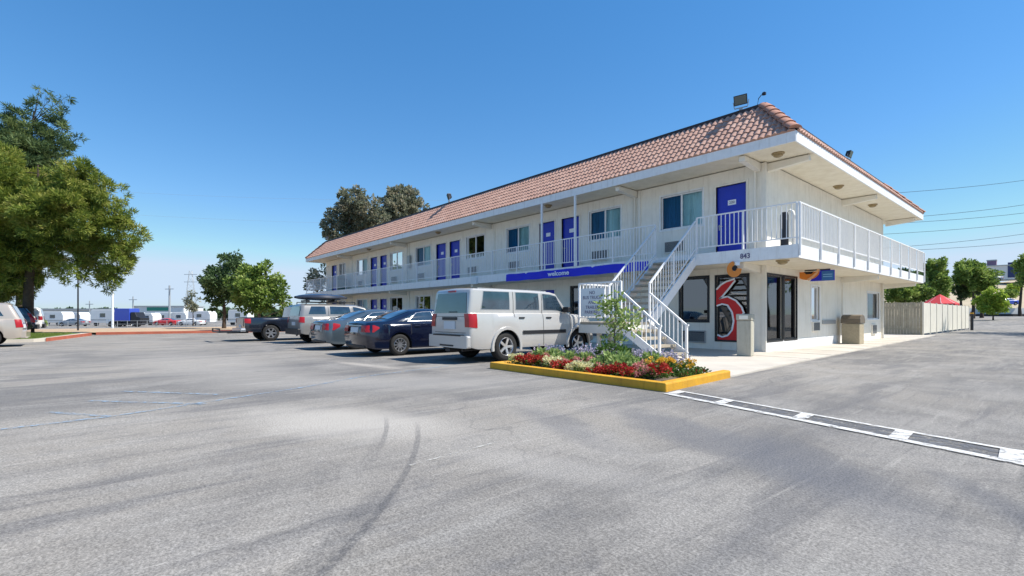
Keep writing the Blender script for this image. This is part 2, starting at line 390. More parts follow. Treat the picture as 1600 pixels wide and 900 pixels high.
# ------------------------------------------------------------------ camera / light
cam_d = bpy.data.cameras.new('camera'); cam = bpy.data.objects.new('camera', cam_d); COL.objects.link(cam)
CAM = Vector((6.09,-15.30,1.15))
cam.location = CAM; cam.rotation_euler = (R(90), 0, R(49.25)); cam_d.sensor_width = 36; cam_d.lens = 758.7/1600*36
cam_d.shift_y = 41.6/1600; cam_d.clip_end = 6000; cam_d.clip_start = .05
S.camera = cam
sun_dir = Vector((.45,.40,.775)).normalized()
sl = bpy.data.lights.new('sun', 'SUN'); sl.energy = 3.5; sl.angle = R(.53); sl.color = (1,.95,.87)
so = bpy.data.objects.new('sun', sl); COL.objects.link(so); so.rotation_euler = sun_dir.to_track_quat('Z', 'Y').to_euler(); so.location = (0,0,30)
w = bpy.data.worlds.new('World'); S.world = w; w.use_nodes = True; nt = w.node_tree
sky = nt.nodes.new('ShaderNodeTexSky'); sky.sky_type = 'NISHITA'; sky.sun_disc = False
sky.sun_elevation = math.asin(sun_dir.z); sky.sun_rotation = math.atan2(sun_dir.x, sun_dir.y)
sky.air_density = 1.0; sky.dust_density = .05; sky.ozone_density = 2.0; sky.altitude = 50
gm = nt.nodes.new('ShaderNodeGamma'); gm.inputs[1].default_value = .72
hs = nt.nodes.new('ShaderNodeHueSaturation'); hs.inputs['Saturation'].default_value = 1.56
nt.links.new(sky.outputs[0], gm.inputs[0]); nt.links.new(gm.outputs[0], hs.inputs['Color']); tn = nt.nodes.new('ShaderNodeMix'); tn.data_type = 'RGBA'; tn.blend_type = 'MULTIPLY'; tn.inputs[0].default_value = 1; tn.inputs[7].default_value = (.88,.925,1.0,1)
cp = nt.nodes.new('ShaderNodeMix'); cp.data_type = 'RGBA'; cp.blend_type = 'DARKEN'; cp.inputs[0].default_value = 1; cp.inputs[7].default_value = (2.25,2.82,3.5,1)
nt.links.new(hs.outputs[0], tn.inputs[6]); nt.links.new(tn.outputs[2], cp.inputs[6]); nt.links.new(cp.outputs[2], nt.nodes['Background'].inputs[0]); nt.nodes['Background'].inputs[1].default_value = .136
S.view_settings.view_transform = 'Standard'; S.view_settings.look = 'None'; S.view_settings.exposure = 1.0; S.view_settings.gamma = 1
S.render.engine = 'CYCLES'

# ------------------------------------------------------------------ ground
def sm(t): t = max(0, min(1, t)); return t*t*(3-2*t)
def gz(x, y): return -.85*sm((-44-x)/30) + .87*sm((y-40)/55)
def frange(a, b, n): return [a+(b-a)*i/n for i in range(n+1)]
xs = [-1500,-700,-350,-200]+frange(-130,-42,12)+[-36,-30,-20,-10,0,10,20,40,80,160,400,1200]
ys = [-800,-300,-120,-60,-30,-15,0,15,30,40]+frange(48,100,8)+[130,200,400,900,2000]
g = MB(); g.grid([[(x, y, gz(x, y)) for y in ys] for x in xs])
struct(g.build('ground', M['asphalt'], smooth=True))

g = MB(); g.prism([(1.965,-6.45),(1.78,-3.0),(1.40,8.7),(1.10,19.4),(-2.0,19.4),(-2.0,-0.0+0),(-38.5,0),(-38.5,-2.9),(-2.12,-2.9),(-2.12,-5.17),(-1.93,-5.19),(-1.93,-6.47),(1.96,-6.47)][::-1], -.1, .028)
struct(g.build('sidewalk', M['concrete']))
# joints cut as thin dark strips
g = MB()
for y in (-1.5,.3,2.1,3.9,5.7,7.5,9.3,11.1,12.9,14.7,16.5): g.box(.05, 1.72-.026*(y+3), y-.008, y+.008, .028, .0315)
for x in frange(-37,-3,19): g.box(x-.01, x+.01, -2.85, -.05, .028, .0315)
struct(g.build('sidewalk_joints', M['dark']))

# painted lines ---------------------------------------------------------------
def strip(a, b, w, z, m, name, n=1):
    a = Vector((*a, 0)); b = Vector((*b, 0)); d = (b-a).normalized(); s = Vector((-d.y, d.x, 0))*w/2
    g = MB(); g.add([(p.x, p.y, z) for p in (a-s, b-s, b+s, a+s)], [(0,1,2,3)])
    return struct(g.build(name, m))
strip((2.22,-9.02),(8.6,-10.60),.105,.012,M['linewhite'],'painted_line')
strip((2.20,-8.66),(8.7,-10.08),.06,.012,M['linewhite'],'painted_line')
g = MB(); g.add([(2.25,-8.97,.004),(8.6,-10.55,.004),(8.7,-10.12,.004),(2.22,-8.70,.004)], [(0,1,2,3)]); struct(g.build('seal_strip', M['seal']))
for i,(x, yo, yi) in enumerate(((2.30,-9.0,-8.7),(3.10,-9.20,-8.88),(4.11,-9.45,-9.08),(5.02,-9.70,-9.26),(5.76,-9.88,-9.42),(6.7,-10.1,-9.64))):
    strip((x, yo), (x-.02, yi), .14, .016, M['linewhite'], 'painted_line')
strip((2.79,-13.48),(2.69,-12.55),.03,.006,M['linefaded'],'painted_line')
for a, b in (((-.9,-16.0),(-1.0,-15.1)),((-1.77,-15.7),(-1.02,-15.17)),((-1.0,-15.1),(-1.3,-14.3)),((-1.3,-14.3),(-1.8,-12.9)),((-1.8,-12.9),(-2.48,-11.6)),((-2.48,-11.6),(-3.06,-9.3)),((-2.45,-15.34),(-1.18,-14.22)),((-3.2,-14.98),(-1.93,-13.95))):
    strip(a, b, .075, .008, M['lineblue'], 'painted_line')
for x in (-5.35,-8.65,-12.2,-15.9,-19.3): strip((x,-10.3),(x,-3.2),.09,.006,M['linefaded'],'painted_line')

# ------------------------------------------------------------------ planter
pl = thing('planter', (0,-7,0), 'corner flower bed of dark soil edged by a yellow painted kerb', 'planter')
g = MB()
kx0, kx1, ky0 = -2.1, 2.13, -8.88
g.prism([(kx0,ky0),(kx1,ky0),(1.99,-6.5),(1.83,-6.5),(1.95,ky0+.16),(kx0+.16,ky0+.16),(kx0+.16,-5.2),(kx0,-5.2)], -.05, .135)
g.build('kerb', M['yellow'], pl, bevel=.025)
g = MB(); nx, ny = 26, 30
def bedz(x, y): return .06 + .05*math.sin(x*2.1+1)*math.sin(y*1.7) + .03*math.sin(x*7+y*5)
P = [[(-1.93+3.86*i/nx, -8.71+2.21*j/ny, bedz(-1.93+3.86*i/nx, -8.71+2.21*j/ny)) for j in range(ny+1)] for i in range(nx+1)]
P = [[(min(p[0], 1.93-(p[1]+8.7)*.05), p[1], p[2]) for p in row] for row in P]
g.grid(P); g.build('soil', M['soil'], pl, smooth=True)

def plant_mesh(kind, seed):
    r = random.Random(seed); lf = MB(); bl = MB()
    def leaf(g, p, d, l, w):
        d = Vector(d).normalized(); s = d.cross(Vector((r.uniform(-1,1), r.uniform(-1,1), .3))).normalized()*w/2; p = Vector(p)
        g.add([p, p+d*l*.5+s, p+d*l, p+d*l*.5-s], [(0,1,2,3)])
    def blob(g, p, rad, n, l):
        for _ in range(n):
            d = Vector((r.gauss(0,1), r.gauss(0,1), r.gauss(.3,1))).normalized()
            leaf(g, Vector(p)+d*rad*r.uniform(.3,1), d+Vector((r.uniform(-.6,.6), r.uniform(-.6,.6), r.uniform(-.4,.6))), l*r.uniform(.7,1.2), l*.5)
    if kind == 'spike':
        for _ in range(26):
            a = r.uniform(0, 6.28); t = r.uniform(.05,.32); h = r.uniform(.32,.55)
            b = Vector((math.cos(a)*t*.5, math.sin(a)*t*.5, 0)); e = Vector((math.cos(a)*t, math.sin(a)*t, h))
            lf.tube([b, e], [.006,.004], 4)
            for k in range(16):
                q = b.lerp(e, .45+.55*k/16); leaf(bl, q, (r.uniform(-1,1), r.uniform(-1,1), .5), .045, .03)
        blob(lf, (0,0,.1), .2, 120, .09)
    elif kind == 'green':
        blob(lf, (0,0,.14), .2, 420, .10)
    elif kind == 'shrub':
        for k in range(9): blob(lf, (r.uniform(-.25,.25), r.uniform(-.25,.25), r.uniform(.15,.5)), .2, 150, .11)
    elif kind == 'marigold':
        blob(lf, (0,0,.12), .19, 260, .07)
        for k in range(13): blob(bl, (r.uniform(-.2,.2), r.uniform(-.2,.2), r.uniform(.2,.36)), .035, 34, .035)
    elif kind == 'low':
        blob(lf, (0,0,.06), .13, 150, .07)
        for k in range(4): blob(bl, (r.uniform(-.1,.1), r.uniform(-.1,.1), r.uniform(.1,.16)), .03, 22, .03)
    else:   # plume flowers
        blob(lf, (0,0,.08), .15, 130, .08)
        for k in range(15):
            c = Vector((r.uniform(-.16,.16), r.uniform(-.16,.16), r.uniform(.12,.24))); blob(bl, c, .05, 40, .05)
    return lf, bl
leafs = {'g': leafmat('plant_green', [(.03,.07,.012),(.09,.17,.03),(.20,.30,.06)]),
         'pale': leafmat('plant_pale', [(.15,.24,.06),(.32,.42,.14),(.45,.52,.22)]),
         'red': leafmat('petal_red', [(.20,.012,.012),(.46,.03,.025),(.60,.12,.07)], .25),
         'cream': leafmat('petal_cream', [(.55,.52,.22),(.75,.72,.42),(.80,.78,.60)], .25),
         'pink': leafmat('petal_pink', [(.50,.12,.12),(.70,.32,.28),(.75,.50,.40)], .25),
         'lav': leafmat('petal_lavender', [(.36,.31,.45),(.56,.50,.64),(.72,.68,.78)], .25),
         'yel': leafmat('petal_yellow', [(.70,.28,.02),(.80,.50,.05),(.75,.62,.12)], .25),
         'sage': leafmat('plant_sage', [(.12,.17,.10),(.24,.30,.20),(.34,.38,.28)])}
PK = {'red': ('plume','g','red','clump of dark red plume flowers','flowering plant'), 'cream': ('plume','pale','cream','clump of cream and pale green flowers','flowering plant'),
      'pink': ('plume','g','pink','clump of faded pink plume flowers','flowering plant'), 'lav': ('spike','sage','lav','tall lavender coloured spikes of blossom','flowering plant'),
      'yel': ('marigold','g','yel','bush of yellow and orange marigolds','flowering plant'), 'green': ('green','pale',None,'low pale green leafy plant','plant'),
      'low': ('low','g','red','tiny low plant with a few red blooms','flowering plant')}
def plant(kind, x, y, s, label, group=None, _c={}):
    k = PK[kind]
    if kind not in _c:
        lf, bl = plant_mesh(k[0], hash(kind) % 1 + len(kind)*7)
        t = thing('flowering_plant' if k[2] else 'leafy_plant', (0,0,0), '', k[4])
        lf.build('foliage', leafs[k[1]], t, recalc=False)
        if k[2]: bl.build('blossoms', leafs[k[2]], t, recalc=False)
        _c[kind] = [t, False]
    t, used = _c[kind]; _c[kind][1] = True
    o = copy_tree(t) if used else t
    o.location = (x, y, bedz(x, y)-.01); o.rotation_euler = (0,0,rnd.uniform(0,6.28)); o.scale = (s, s, s*.84)
    tag(o, label, k[4], group); return o
row = ['cream','red','red','red','cream','red','red','cream','red','red','red','red','pink','red']
xx = -1.72
for i, k in enumerate(row):
    plant(k, xx, -8.42+rnd.uniform(-.06,.06), rnd.uniform(.9,1.12), {'red':'dark red plume flowers in the front row of the planter, beside the yellow kerb','cream':'cream and pale green flowers in the front row of the planter','pink':'faded pink plume flowers in the front row of the planter'}[k], {'red':'front row red flowers','cream':'front row cream flowers','pink':'front row pink flowers'}[k])
    xx += .262
xx = -1.7
for i, k in enumerate(['pink','green','pink','green','pink','pink','green','pink','green','green','pink','yel']):
    lab = {'pink':'faded pink plume flowers in the second row of the planter','green':'low pale green leafy plant in the second row of the planter','yel':'yellow and orange marigold bush at the right end of the second row'}[k]
    plant(k, xx, -8.02+rnd.uniform(-.08,.08), rnd.uniform(.9,1.15), lab, {'pink':'second row pink flowers','green':'second row pale green plants','yel':None}[k]); xx += .29
for i in range(7): plant('lav', -1.8+i*.3, -7.45+rnd.uniform(-.12,.12), rnd.uniform(.85,1.1), 'lavender coloured flower spikes left of the stair landing, near the white vehicle', 'lavender spikes left of the landing')
for i in range(5): plant('lav', .25+i*.24, -7.0+rnd.uniform(-.1,.1), rnd.uniform(.85,1.05), 'lavender coloured flower spikes in front of the lower stair flight', 'lavender spikes before the lower flight')
for i, (x, y) in enumerate(((1.30,-7.45),(1.5,-7.15),(1.42,-7.75))): plant('yel', x, y, 1.0, 'marigold bush with yellow and orange blooms near the foot of the stairs', 'marigolds near the stair foot')
for i, (x, y) in enumerate(((.15,-7.7),(.45,-7.6),(.75,-7.75),(1.0,-7.5),(-1.2,-7.8),(-.8,-7.75),(-.4,-7.7))): plant('green', x, y, rnd.uniform(1,1.3), 'pale green leafy plant in the middle of the flower bed', 'mid bed pale green plants')
for i, (x, y) in enumerate(((1.72,-7.6),(1.70,-7.25),(1.66,-6.9))): plant('low', x, y, .9, 'tiny low plant with a few red blooms along the right hand kerb', 'tiny plants along the right kerb')
for (x, y, s, lab) in ((.0,-7.35,.72,'dark green leafy shrub in the middle of the flower bed'),(-.5,-7.1,.55,'smaller green shrub beside the landing support post')):
    lf, _ = plant_mesh('shrub', int(x*10)+40); lf.v = [(p[0]*s*1.2+x, p[1]*s+y, p[2]*s+.05) for p in lf.v]
    tag(lf.build('shrub', leafs['g'], recalc=False), lab, 'shrub')

# ------------------------------------------------------------------ trees
def make_leaves(clumps, n, size, seed, aspect=.55, sub=22, subr=.34, spread=.42, needle=False, squash=1.0):
    rs = np.random.RandomState(seed); g = MB()
    cl = np.array(clumps, float); wgt = cl[:,3]**2.2; wgt /= wgt.sum()
    subs = []
    for c, wt in zip(cl, wgt):
        k = max(5, int(sub*len(cl)*wt))
        d = rs.normal(size=(k,3)); d /= np.linalg.norm(d, axis=1)[:,None]
        rad = c[3]*rs.uniform(.35,1.0,size=(k,1))**.6
        sp = c[:3] + d*rad*np.array([1,1,squash])
        for q in sp: subs.append((*q, c[3]*subr*rs.uniform(.6,1.25), *c[:3]))
    subs = np.array(subs); ws = subs[:,3]**2; ws /= ws.sum()
    idx = rs.choice(len(subs), size=n, p=ws); sb = subs[idx]
    d = rs.normal(size=(n,3)); d /= np.linalg.norm(d, axis=1)[:,None]
    pos = sb[:,:3] + d*sb[:,3:4]*rs.uniform(.2,1,size=(n,1))**spread*np.array([1,1,.75])
    out = pos - sb[:,4:7]; out /= (np.linalg.norm(out, axis=1)[:,None]+1e-6)
    a = d*.6 + out*.5 + rs.normal(size=(n,3))*.5; a[:,2] += .15 if needle else 0
    a /= np.linalg.norm(a, axis=1)[:,None]
    b = np.cross(a, rs.normal(size=(n,3))); b /= np.linalg.norm(b, axis=1)[:,None]
    s = size*rs.uniform(.6,1.35,size=(n,1))
    if needle:
        V = np.stack([pos-b*s*aspect*.5, pos+b*s*aspect*.5, pos+a*s+b*s*aspect*.22, pos+a*s-b*s*aspect*.22], 1)
    else:
        V = np.stack([pos, pos+a*s*.5+b*s*aspect*.5, pos+a*s, pos+a*s*.5-b*s*aspect*.5], 1)
    g.v = [tuple(p) for p in V.reshape(-1,3)]
    g.f = [(4*i,4*i+1,4*i+2,4*i+3) for i in range(n)]; g.m = [0]*n
    return g
def tree(name, loc, label, cat, clumps, n, size, leafm, barkm, trunk_r, seed, group=None, trunk_top=None, limb=1.0, **kw):
    t = thing(name, loc, label, cat, group)
    g = MB(); r = random.Random(seed)
    zt = trunk_top or max(c[2] for c in clumps)*.8
    cs = sorted(clumps, key=lambda c: c[2])
    cxm = sum(c[0] for c in clumps)/len(clumps); cym = sum(c[1] for c in clumps)/len(clumps)
    pts = [(0,0,-.2)] + [(cxm*(f**1.4)*.6+r.uniform(-.12,.12)*zt*.1, cym*(f**1.4)*.6+r.uniform(-.12,.12)*zt*.1, zt*f) for f in (.15,.3,.5,.7,.85,1)]
    g.tube(pts, [trunk_r*1.35, trunk_r, trunk_r*.9, trunk_r*.72, trunk_r*.5, trunk_r*.33, trunk_r*.15], 9)
    for c in clumps:
        if limb != 1 and c[2] < zt*.62 and math.hypot(c[0], c[1]) > 1.2: continue
        zb = max(zt*.22, min(zt*.95, c[2]-c[3]*.9-.3 if limb == 1 else c[2]*.97)); f = zb/zt
        i = min(len(pts)-2, max(0, sum(1 for p in pts if p[2] < zb)-1)); p0, p1 = Vector(pts[i]), Vector(pts[i+1])
        base = p0.lerp(p1, (zb-p0.z)/max(.01, p1.z-p0.z)); e = Vector(c[:3])
        mid = base.lerp(e, .5)+Vector((r.uniform(-.1,.1), r.uniform(-.1,.1), r.uniform(-.1,.05)))*c[3]
        g.tube([base, mid, e], [trunk_r*.34*limb, trunk_r*.22*limb, trunk_r*.08*limb], 6)
        for _ in range(4):
            d = Vector((r.gauss(0,1), r.gauss(0,1), r.gauss(.2,.7))).normalized()*c[3]*.8
            g.tube([mid.lerp(e, r.uniform(.2,1)), e+d], [trunk_r*.1*limb, trunk_r*.03*limb], 4)
    g.build('trunk', barkm, t, smooth=True, local=True)
    make_leaves(clumps, n, size, seed, **kw).build('crown', leafm, t, recalc=False, local=True)
    return t
# view-plane helper: metric clump positions measured along a line square to the viewing axis at a tree
Rv = Vector((.6527,.7576,0)); Fv = Vector((-.7576,.6527,0))
def place(px, t): return CAM.x + Fv.x*t + Rv.x*(px-800)/758.7*t, CAM.y + Fv.y*t + Rv.y*(px-800)/758.7*t
def clump_list(px0, t, lst, seed, gzb=0):
    r = random.Random(seed); out = []
    for (px, py, pr, *k) in lst:
        dl = (px-px0)/758.7*t; z = (491.6-py)/758.7*t + 1.15 - gzb; rad = pr/758.7*t
        dd = k[0] if k else r.uniform(-1,1)*rad*.9
        out.append((Rv.x*dl+Fv.x*dd, Rv.y*dl+Fv.y*dd, z, rad))
    return out
L_pine = leafmat('pine_needles', [(.04,.075,.015),(.13,.19,.03),(.28,.32,.05),(.46,.42,.13)], .35)
L_spruce = leafmat('conifer_needles', [(.035,.07,.03),(.10,.16,.06),(.22,.27,.09)], .35)
L_euc = leafmat('eucalyptus_leaves', [(.07,.09,.06),(.17,.19,.12),(.30,.29,.19),(.42,.37,.27)], .4)
L_green = leafmat('broad_leaves', [(.04,.08,.02),(.13,.21,.04),(.28,.38,.08),(.46,.52,.18)], .4)
L_dgreen = leafmat('dark_leaves', [(.03,.06,.03),(.08,.14,.05),(.20,.28,.12)], .35)
L_bright = leafmat('bright_leaves', [(.14,.24,.03),(.34,.46,.06),(.52,.58,.12)], .4)
# pine, left
t0 = 27; px0 = 42
cl = clump_list(px0, t0, [(140,292,34),(110,300,34),(170,310,30),(196,345,22),(180,365,32),(140,345,40),(100,345,40),(205,385,14),(95,425,14),(112,438,12),(150,440,16),(185,405,24),(150,400,36),(110,395,34),(165,430,20),(130,425,22),(195,360,18),
    (60,310,40),(20,320,45),(-20,310,50),(50,350,40),(10,370,45),(75,385,26),(30,405,38),(-25,400,50),(42,435,20),(10,445,28),(-60,350,60),(-80,420,40),(5,452,24),(32,455,17),(-15,440,32),(54,445,13),(0,425,35),(36,432,24),(60,425,16),(20,468,12),(55,405,22),(88,275,20),(10,275,26),(-40,260,45)], 3)
x, y = place(px0, t0)
tree('pine_tree', (x, y, 0), 'large broad pine with yellow green needles overhanging the parked cars on the left', 'tree', cl, 240000, .21, L_pine, M['bark'], .24, 11, needle=True, aspect=.20, sub=30, subr=.25, trunk_top=9.5, limb=.35)
t1 = 33; px1 = 30
cl = clump_list(px1, t1, [(60,140,7),(58,152,10),(75,150,9),(96,148,10),(50,168,16),(80,172,15),(103,175,11),(35,190,22),(70,195,22),(100,200,15),(112,215,11),(20,215,30),(60,222,28),(95,232,20),(115,240,8),(20,250,38),(65,256,32),(95,262,18),(-15,240,35),(50,290,40),(0,290,40)], 5)
x, y = place(px1, t1)
tree('conifer_tree', (x, y, 0), 'tall dark conifer with a ragged pointed top rising behind the pine', 'tree', cl, 70000, .25, L_spruce, M['bark'], .26, 12, needle=True, aspect=.20, sub=24, subr=.28, trunk_top=15.0, limb=.3)
# two small street trees in front of the motel's far end
t2 = 38; x, y = place(350, t2)
cl = clump_list(350, t2, [(350,412,14),(332,428,15),(365,408,13),(375,425,16),(350,440,18),(328,450,13),(340,465,14),(365,460,15),(322,436,9),(380,448,13),(335,478,8),(368,398,6)], 6)
tree('street_tree', (x, y, 0), 'small dark leaved tree with a straight trunk on the dirt strip', 'tree', cl, 9000, .22, L_dgreen, M['bark'], .13, 13, subr=.34, trunk_top=4.2)
t3 = 33; x, y = place(404, t3)
cl = clump_list(404, t3, [(395,432,16),(415,430,15),(428,450,15),(400,455,20),(380,460,15),(440,462,11),(420,470,14),(385,475,12),(405,480,12),(418,414,8),(448,473,7),(370,445,12),(433,435,9),(445,483,9)], 7)
tree('street_tree', (x, y, 0), 'bright green leafy tree behind the black pickup bed', 'tree', cl, 10000, .23, L_green, M['palebark'], .12, 14, subr=.34, trunk_top=2.6)
# eucalyptus behind the motel
t4 = 56; x, y = place(548, t4)
cl = clump_list(548, t4, [(555,318,22),(535,330,22),(520,350,18),(560,345,26),(580,325,18),(530,368,20),(512,368,11),(590,345,20),(550,375,22),(500,430,16),(490,445,13),(505,455,14),(485,430,9),(515,400,16),(560,305,11)], 8)
tree('eucalyptus_tree', (x, y, 0), 'grey green eucalyptus behind the far end of the motel roof, left of its pair', 'tree', cl, 15000, .36, L_euc, M['palebark'], .32, 15, sub=34, subr=.20, trunk_top=10)
t5 = 60; x, y = place(628, t5)
cl = clump_list(628, t5, [(625,312,22),(605,325,16),(645,318,20),(655,330,14),(630,335,24),(608,345,16),(650,345,16),(612,306,12),(640,303,11),(660,320,9),(600,360,18),(640,365,18)], 9)
tree('eucalyptus_tree', (x, y, 0), 'grey green eucalyptus behind the motel roof, right of its pair', 'tree', cl, 12500, .36, L_euc, M['palebark'], .32, 16, sub=34, subr=.20, trunk_top=11)

# ------------------------------------------------------------------ building
B = thing('motel_building', (0,0,0), 'two storey cream motel with blue doors, open balcony and clay tile mansard roof', 'building')
TF = lambda u, d, z: (u, -d, z)       # street front, faces -Y
TE = lambda u, d, z: (d, u, z)        # end facade, faces +X
Z1, Z2, ZF0, ZF1, ZP = 2.65, 3.0, 5.73, 6.02, 7.41
XL, YB, D = -36.4, 13.6, 1.36
XR, YR, DR = -37.7, 15.1, 1.24
WZ0, WZ1, DZ1 = 4.14, 5.32, 5.27
def wall(T, u0, u1, z0, z1, holes, m, rev=.14):
    g = MB(T); us = sorted({u0, u1, *[h[0] for h in holes], *[h[1] for h in holes]})
    for a, b in zip(us[:-1], us[1:]):
        zs = [z0]; hs = sorted([h for h in holes if h[0] <= a+1e-6 and h[1] >= b-1e-6], key=lambda h: h[2]); segs = []; cur = z0
        for h in hs:
            if h[2] > cur: segs.append((cur, h[2]))
            cur = h[3]
        if cur < z1: segs.append((cur, z1))
        for p, q in segs: g.add([(a,0,p),(b,0,p),(b,0,q),(a,0,q)], [(0,1,2,3)])
    for a, b, p, q in holes:
        for e, f in (((a,p),(a,q)),((b,p),(b,q)),((a,p),(b,p)),((a,q),(b,q))):
            g.add([(e[0],0,e[1]),(f[0],0,f[1]),(f[0],-rev,f[1]),(e[0],-rev,e[1])], [(0,1,2,3)])
    return g.build('wall', m, B, recalc=False)
def wavy(g, a, b, z0, z1, d, amp=.045, per=.15, ph=0):
    n = max(6, int((b-a)/per*6)); 
    P = [[(a+(b-a)*i/n, d+amp*math.sin(i/6*2*math.pi*(1+.15*math.sin(i*.13+ph))+ph)+amp*.4*math.sin(i*.31+ph), z) for z in (z0, z1)] for i in range(n+1)]
    g.grid(P)
def window(T, a, b, z0, z1, style='slide', mframe=None):
    mf = mframe or M['white']
    g = MB(T); w = .045
    for (p, q, r_, s_) in ((a-.0,b+.0,z0,z0+w),(a,b,z1-w,z1),(a,a+w,z0+w,z1-w),(b-w,b,z0+w,z1-w)): g.box(p, q, -.09, -.035, r_, s_)
    mid = (a+b)/2
    if style in ('slide','slide2'): g.box(mid-.03, mid+.03, -.085, -.03, z0+w, z1-w)
    # outer casing, proud of the wall
    for (p, q, r_, s_) in ((a-.06,b+.06,z0-.06,z0),(a-.06,b+.06,z1,z1+.06),(a-.06,a,z0,z1),(b,b+.06,z0,z1)): g.box(p, q, -.02, .022, r_, s_)
    fr = g.build('window', mf, B)
    if style == 'slide':
        MB(T).add([(a+w,-.075,z0+w),(mid-.03,-.075,z0+w),(mid-.03,-.075,z1-w),(a+w,-.075,z1-w)], [(0,1,2,3)]).build('pane', M['screenpane'], fr)
        MB(T).add([(mid+.03,-.065,z0+w),(b-w,-.065,z0+w),(b-w,-.065,z1-w),(mid+.03,-.065,z1-w)], [(0,1,2,3)]).build('pane', M['pane'], fr)
        g = MB(T); wavy(g, a, b, z0, z1, -.17, ph=a); g.build('curtain', M['curtain'], fr, smooth=True)
    elif style == 'slide2':      # half open curtain
        MB(T).add([(a+w,-.075,z0+w),(mid-.03,-.075,z0+w),(mid-.03,-.075,z1-w),(a+w,-.075,z1-w)], [(0,1,2,3)]).build('pane', M['darkpane'], fr)
        MB(T).add([(mid+.03,-.065,z0+w),(b-w,-.065,z0+w),(b-w,-.065,z1-w),(mid+.03,-.065,z1-w)], [(0,1,2,3)]).build('pane', M['darkpane'], fr)
    elif style == 'side':
        c0, c1 = a+(b-a)*.28, b-(b-a)*.28
        MB(T).add([(a+w,-.07,z0+w),(b-w,-.07,z0+w),(b-w,-.07,z1-w),(a+w,-.07,z1-w)], [(0,1,2,3)]).build('pane', M['pane'], fr)
        g = MB(T); wavy(g, c0, c1, z0, z1, -.15, ph=a); g.build('curtain', M['curtain2'], fr, smooth=True)
        g = MB(T)
        for p, q in ((a+w,c0),(c1,b-w)):
            g.box(p, q, -.10, -.085, z0, z1)
        g.build('shutter', M['dark'], fr)
    else:
        MB(T).add([(a+w,-.07,z0+w),(b-w,-.07,z0+w),(b-w,-.07,z1-w),(a+w,-.07,z1-w)], [(0,1,2,3)]).build('pane', M['darkpane'], fr)
    # dark room behind
    g = MB(T); g.box(a-.05, b+.05, -1.4, -.24, z0-.05, z1+.05); 
    ra0, rb0 = (max(a-.3, .95), b+.3) if a > 0 else (a-.3, min(b+.3, -.02))
    g = MB(T); g.add([(ra0,-.9,z0-.3),(rb0,-.9,z0-.3),(rb0,-.9,z1+.3),(ra0,-.9,z1+.3)], [(0,1,2,3)]); g.build('room_back', M['room'], fr)
    return fr
def door(T, a, b, z0, z1, plate=True, num=None):
    g = MB(T)
    for (p, q, r_, s_) in ((a-.07,a,z0,z1+.07),(b,b+.07,z0,z1+.07),(a,b,z1,z1+.07)): g.box(p, q, -.10, .025, r_, s_)
    g2 = MB(T); g2.box(a+.004, b-.004, -.14, -.08, z0+.01, z1-.003); d = g2.build('door', M['blue'], B)
    g.build('door_frame', M['trim'], d)
    g = MB(T); hx = a+.07; g.box(hx-.02, hx+.02, -.08, -.07, z0+.86, z0+1.04); g.box(hx-.01, hx+.11, -.07, -.03, z0+.97, z0+.99); g.build('handle', M['greymetal'], d)
    if plate:
        mx = (a+b)/2; g = MB(T); g.box(mx-.13, mx+.13, -.08, -.072, z0+1.62, z0+1.78); pl_ = g.build('number_plate', M['whiteink'], d)
        if num: text(num, .12, lambda x, y, z: T(mx+x, -.071+z, z0+1.66+y), M['ink'], pl_, 'number')
def acunit(T, a, b, z0, z1, grey=False):
    g = MB(T); g.box(a, b, -.02, .06, z0, z1); u = g.build('air_conditioner', M['greymetal'] if grey else M['trim'], B, bevel=.008)
    MB(T).box(a+.03, b-.03, .055, .064, z0+.035, z1-.035).build('grille_back', M['dark'], u)
    g = MB(T); n = int((z1-z0-.06)/.035)
    for i in range(n): g.box(a+.03, b-.03, .064, .072, z0+.035+i*.035, z0+.035+i*.035+.012)
    g.build('grille', M['greymetal'], u)
# ---- openings (metres along X), measured from the photograph
UW = [(-3.54,-1.98,'slide'),(-6.83,-5.28,'slide'),(-12.05,-10.44,'slide'),(-15.44,-13.84,'slide2'),(-20.88,-19.13,'slide'),(-24.34,-22.63,'slide'),(-29.85,-28.01,'slide'),(-33.4,-32.1,'slide2')]
UD = [(-1.52,-.56),(-8.37,-7.38),(-9.75,-8.80),(-17.06,-16.05),(-18.48,-17.45),(-25.85,-24.85),(-27.40,-26.36),(-35.0,-33.95)]
holes = [(a,b,WZ0,WZ1) for a,b,_ in UW] + [(a,b,Z2+.02,DZ1) for a,b in UD]
wall(TF, XL, 0, Z2, ZF0, holes, M['stucco'])
for a, b, s in UW: window(TF, a, b, WZ0, WZ1, s); acunit(TF, (a+b)/2-.62, (a+b)/2+.18, 3.30, 3.72)
for i, (a, b) in enumerate(UD): door(TF, a, b, Z2+.02, DZ1, True, '200' if i == 0 else None)
LW = [(-2.78,-1.80,.95,2.38,'fixed'),(-7.82,-7.36,.9,2.30,'fixed'),(-12.05,-10.44,1.05,2.30,'slide2'),(-15.44,-13.84,1.05,2.30,'slide2'),(-20.88,-19.13,1.05,2.30,'slide2'),(-24.34,-22.63,1.05,2.30,'slide2'),(-29.85,-28.01,1.05,2.3,'slide'),(-33.4,-32.1,1.05,2.3,'slide2'),(-6.83,-5.28,1.05,2.3,'slide'),(-1.50,-.52,.345,2.37,'fixed')]
LD = [(-9.75,-8.80),(-17.06,-16.05),(-18.48,-17.45),(-25.85,-24.85),(-27.40,-26.36),(-35.0,-33.95)]
wall(TF, XL, 0, 0, Z1, [(a,b,p,q) for a,b,p,q,_ in LW]+[(a,b,.03,2.24) for a,b in LD], M['stucco_low'])
for a, b, p, q, s in LW: window(TF, a, b, p, q, s, M['blacktrim'] if s == 'fixed' else None)
for a, b in LD: door(TF, a, b, .03, 2.24, True)
